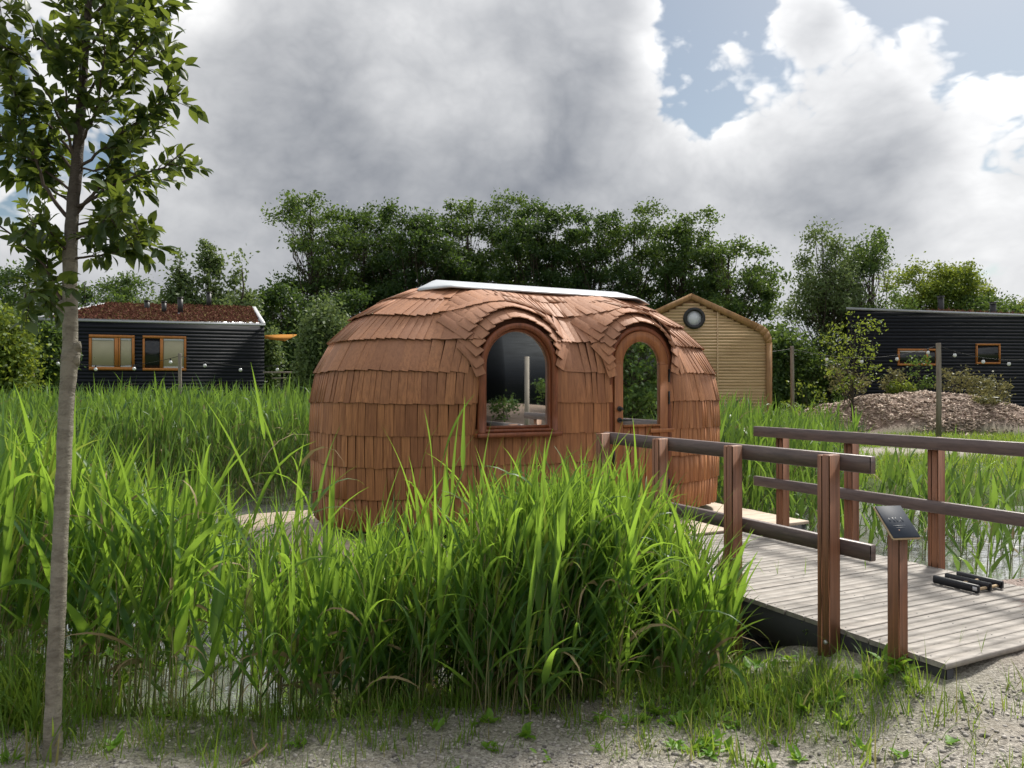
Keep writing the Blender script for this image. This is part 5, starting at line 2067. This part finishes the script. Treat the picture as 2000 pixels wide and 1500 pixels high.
# ------------------------------------------------------------------ sapling in the foreground
TD = 3.25
sap = thing('sapling_tree', (*px(105, 757, TD).xy, 0), 'slim grey barked sapling with oval leaves standing on the near bank', 'tree')
rt = np.random.default_rng(5)
TR = [(103, 1500, 26), (104, 1470, 20.5), (106, 1380, 17.5), (113, 1200, 17), (121, 1000, 16), (127, 850, 16), (131, 760, 16), (136, 705, 18), (139, 690, 19), (137, 670, 16), (137, 600, 15.5),
      (136, 500, 15), (140, 420, 13.5), (148, 330, 12.5), (155, 230, 11), (162, 130, 9), (170, 30, 7.5), (178, -80, 6), (184, -220, 4)]
tp = [px(a_, b_, TD) for a_, b_, c_ in TR]
tr_ = [c_ * .86 / FPX * TD for a_, b_, c_ in TR]
pts, rad = [], []
for i in range(len(tp) - 1):
    n_ = max(2, int((tp[i + 1] - tp[i]).length / .035))
    for k in range(n_):
        f_ = k / n_
        pts.append(tp[i].lerp(tp[i + 1], f_) + Vector((rt.normal(0, .0009), rt.normal(0, .0009), 0)))
        rad.append((tr_[i] + (tr_[i + 1] - tr_[i]) * f_) * (1 + rt.normal(0, .018)))
acc = Acc()
acc.tube(pts, rad, 14)
for qx, qy, s_ in ((152, 673, 7), (150, 700, 6), (126, 590, 8)):
    c = px(qx, qy, TD - .015)
    acc.tube([c + Vector((-.02, .02, -.02)), c, c + Vector((.008, 0, .012))], [s_ / FPX * TD * 1.6, s_ / FPX * TD, s_ / FPX * TD * .3], 8)
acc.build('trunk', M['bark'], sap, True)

# limbs: lists of picture points and a depth offset at the tip
LIMBS = [
    ([(126, 600), (100, 545), (76, 505), (30, 470), (-10, 432), (-60, 395)], -.15, 5.5),
    ([(140, 505), (185, 500), (225, 492), (262, 460), (292, 440)], -.25, 3.5),
    ([(140, 470), (200, 440), (245, 470), (290, 505)], -.1, 3), ([(143, 440), (190, 430), (240, 440), (285, 455)], .2, 3),
    ([(146, 405), (175, 390), (215, 365), (265, 345), (320, 325), (362, 292)], -.2, 5),
    ([(146, 420), (190, 370), (230, 320), (270, 270), (325, 240)], .15, 5), ([(150, 330), (200, 290), (250, 250), (300, 215), (335, 160)], -.1, 4.5),
    ([(155, 260), (205, 200), (255, 150), (300, 110), (335, 80)], .2, 4), ([(158, 200), (200, 140), (230, 70), (262, 25), (325, 8)], -.15, 4.5),
    ([(140, 430), (110, 400), (85, 360), (65, 300), (45, 250), (25, 180), (5, 60), (-5, 0)], -.1, 5.5),
    ([(142, 400), (105, 370), (60, 350), (20, 345)], .2, 3.5), ([(148, 340), (110, 290), (60, 260), (5, 240)], .2, 4), ([(148, 320), (130, 250), (125, 140), (105, 40)], -.2, 4.5),
    ([(160, 180), (150, 90), (140, 20), (120, -60)], .15, 4), ([(165, 110), (200, 40), (215, -40), (240, -120)], .1, 4), ([(170, 40), (235, -30), (300, -90)], -.2, 3.5),
    ([(139, 500), (110, 470), (85, 440), (55, 430)], -.25, 3.2), ([(138, 520), (125, 480), (75, 465), (50, 400)], .25, 3), ([(150, 310), (95, 190), (50, 110), (0, 90)], -.25, 4),
    ([(160, 190), (105, 110), (70, 60), (40, 10)], .2, 3.5), ([(152, 290), (190, 215), (200, 120), (205, 40)], -.3, 4), ([(141, 455), (175, 465), (205, 425), (245, 410)], -.35, 3),
    ([(137, 530), (115, 540), (85, 560), (60, 570)], -.5, 2.6), ([(162, 150), (240, 120), (300, 60), (330, 40)], -.35, 3.4), ([(150, 330), (240, 330), (290, 350), (345, 352)], .05, 3.2),
    ([(172, 10), (110, -60), (60, -140)], .1, 3.5), ([(176, -60), (200, -160), (215, -260)], .1, 3.5), ([(146, 380), (60, 310), (-20, 250), (-90, 190)], .1, 4), ([(150, 310), (40, 180), (-40, 90)], .3, 4),
]
SITES = []      # leaf sites: position, direction
acc = Acc()
for pts_, dz, r0 in LIMBS:
    n_ = len(pts_)
    P = [px(a_, b_, TD + dz * (i / (n_ - 1)) ** 1.2) for i, (a_, b_) in enumerate(pts_)]
    dens = []
    for i in range(n_ - 1):
        m_ = max(2, int((P[i + 1] - P[i]).length / .03))
        for k in range(m_):
            dens.append(P[i].lerp(P[i + 1], k / m_) + Vector(rt.normal(0, .0025, 3)))
    dens.append(P[-1])
    rr = [max(.0014, .75 * r0 / FPX * TD * (1 - .8 * k / len(dens))) for k in range(len(dens))]
    acc.tube(dens, rr, 6, 0, False)
    L_ = len(dens)
    for k in range(int(L_ * .22), L_):
        d = (dens[min(k + 1, L_ - 1)] - dens[max(k - 1, 0)]).normalized()
        if rt.random() < .92:
            SITES.append((dens[k], d))
        # side twigs
        if rt.random() < .5 and k < L_ - 1:
            ax = (d + Vector(rt.normal(0, .75, 3)) + Vector((0, 0, .12))).normalized()
            ln = rt.uniform(.06, .14)
            tw_ = [dens[k] + ax * ln * f_ + Vector((0, 0, -.1 * ln * f_ * f_)) for f_ in (0, .33, .66, 1)]
            acc.tube(tw_, [.0024, .002, .0016, .001], 4, 0, False)
            for f_ in np.linspace(.25, 1, max(3, int(ln / .025))):
                SITES.append((dens[k] + ax * ln * float(f_), ax))
o = acc.build('branches', M['trunk'], sap, True)

# one leaf: pointed oval, folded along its rib, tip curling down
acc = Acc()
lv = []
for s_, wv_, dz in ((0, .02, 0), (.18, .17, -.012), (.42, .25, -.02), (.68, .19, -.055), (.87, .08, -.10), (1.0, .004, -.15)):
    lv += [(-wv_, s_, dz + wv_ * .3), (0, s_, dz), (wv_, s_, dz + wv_ * .3)]
acc.add(lv, [(i * 3 + j, i * 3 + j + 1, (i + 1) * 3 + j + 1, (i + 1) * 3 + j) for i in range(5) for j in range(2)])
ME_LEAF = acc.mesh('leaf', [M['sapling_leaf']], True)
lvv = np.array([v_.co for v_ in ME_LEAF.vertices])
lff = np.array([tuple(p_.vertices) for p_ in ME_LEAF.polygons])
cand = []
for c, d in SITES:
    for rep in range(4):
        if rt.random() < .1:
            continue
        y = (d * .75 + Vector(rt.normal(0, .62, 3)) + Vector((0, 0, -.2))).normalized()
        up = (Vector((0, 0, 1)) + Vector(rt.normal(0, .45, 3)))
        x = y.cross(up).normalized()
        z = x.cross(y)
        s_ = rt.uniform(.038, .078)
        p_ = c + y * .012
        m4 = Matrix(((x.x * s_, y.x * s_, z.x * s_, p_.x), (x.y * s_, y.y * s_, z.y * s_, p_.y), (x.z * s_, y.z * s_, z.z * s_, p_.z), (0, 0, 0, 1)))
        sx_ = 1000 + FPX * p_.x / p_.y
        sy_ = HOR - FPX * (p_.z - EYE) / p_.y
        vis = abs(z.dot((CAMP - p_).normalized())) * s_ * s_ / p_.y ** 2 if (-20 < sx_ < 420 and -20 < sy_ < 700) else -1
        edge = .5 + abs(sx_ - 160) / 200
        cand.append((m4, vis * edge))
order = sorted(range(len(cand)), key=lambda j: -cand[j][1])
single = set(order[:300])
acc = Acc()
for j, (m4, pr) in enumerate(cand):
    if j in single:
        inst('leaf', ME_LEAF, m4, sap)
    else:
        mm = np.array(m4)
        acc.add(lvv @ mm[:3, :3].T + mm[:3, 3], lff)
o = acc.build('crown', M['sapling_leaf'], sap, True)
o['kind'] = 'stuff'

# ------------------------------------------------------------------ what stands behind the photographer and shows in the panes
A, B = Vector((15.5, -18.5, 0)), Vector((27.5, -4.5, 0))
hs3 = thing('timber_house', (23, -14, 0), 'black timber house mirrored in the arched window', 'house')
e = (B - A).normalized()
nr = Vector((-e.y, e.x, 0))
acc = Acc()
acc.box8([A, B, B - nr * 5, A - nr * 5, A + Vector((0, 0, 4.2)), B + Vector((0, 0, 4.2)), B - nr * 5 + Vector((0, 0, 4.8)), A - nr * 5 + Vector((0, 0, 4.8))])
acc.build('wall', M['black_board'], hs3)
acc = Acc()
acc.box8([p_ + Vector((0, 0, z_)) for p_, z_ in zip((A + nr * .1 - e * .1, B + nr * .1 + e * .1, B - nr * 5.1 + e * .1, A - nr * 5.1 - e * .1), (4.21, 4.21, 4.83, 4.83))] +
         [p_ + Vector((0, 0, z_)) for p_, z_ in zip((A + nr * .1 - e * .1, B + nr * .1 + e * .1, B - nr * 5.1 + e * .1, A - nr * 5.1 - e * .1), (4.3, 4.3, 4.92, 4.92))])
acc.build('roof', M['zinc'], hs3)
acc = Acc()
acc.tube([(9.6, .35, -.05), (9.6, .35, 2.35)], .06, 10)
o = acc.build('light_pole', M['pole'])
tag(o, 'grey pole mirrored in the arched window', 'pole', PG)
make_tree('garden_tree', 'leafy tree mirrored in the door pane', None, (17.6, -1.0, 0), 5.2, 2.0, .02, M['tree_mid'], 601, 150, 60, .09, 'round', .2, .6, .1)
make_tree('garden_tree', 'bushy tree behind the photographer beside the mirrored house', None, (29, 1.0, 0), 7.5, 3.2, .05, M['tree_dark'], 602, 150, 60, .14, 'round', .15, .9, .14)

make_tree('garden_tree', 'tall tree rising over the mirrored house roof', None, (33, -20, 0), 13, 5, .05, M['tree_dark'], 603, 120, 60, .2, 'round', .1, 1.3, .2)
make_tree('garden_tree', 'tall tree at the far end of the mirrored house', None, (25, -28, 0), 13, 5, .05, M['tree_dark'], 604, 120, 60, .2, 'round', .1, 1.3, .2)
make_tree('garden_tree', 'tall tree beyond the near end of the mirrored house', None, (39, -9, 0), 13, 5, .05, M['tree_dark'], 605, 120, 60, .2, 'round', .1, 1.3, .2)

for i_, (x_, y_, h_, lab_) in enumerate(((14.5, -4.0, .9, 'low shrub on the mirrored chip bed'), (18.5, -5.0, 1.2, 'taller shrub on the mirrored chip bed'), (20.5, -2.6, 1.0, 'round shrub at the end of the mirrored chip bed'))):
    gz_ = float(ground(x_, y_))
    make_tree('shrub', lab_, 'shrubs round the wood chip mound', (x_, y_, gz_), gz_ + h_, .5, .05, M['tree_mid'], 700 + i_, 26, 24, .05, 'tall', .2, .2, .03, cat='shrub', stems_n=3)
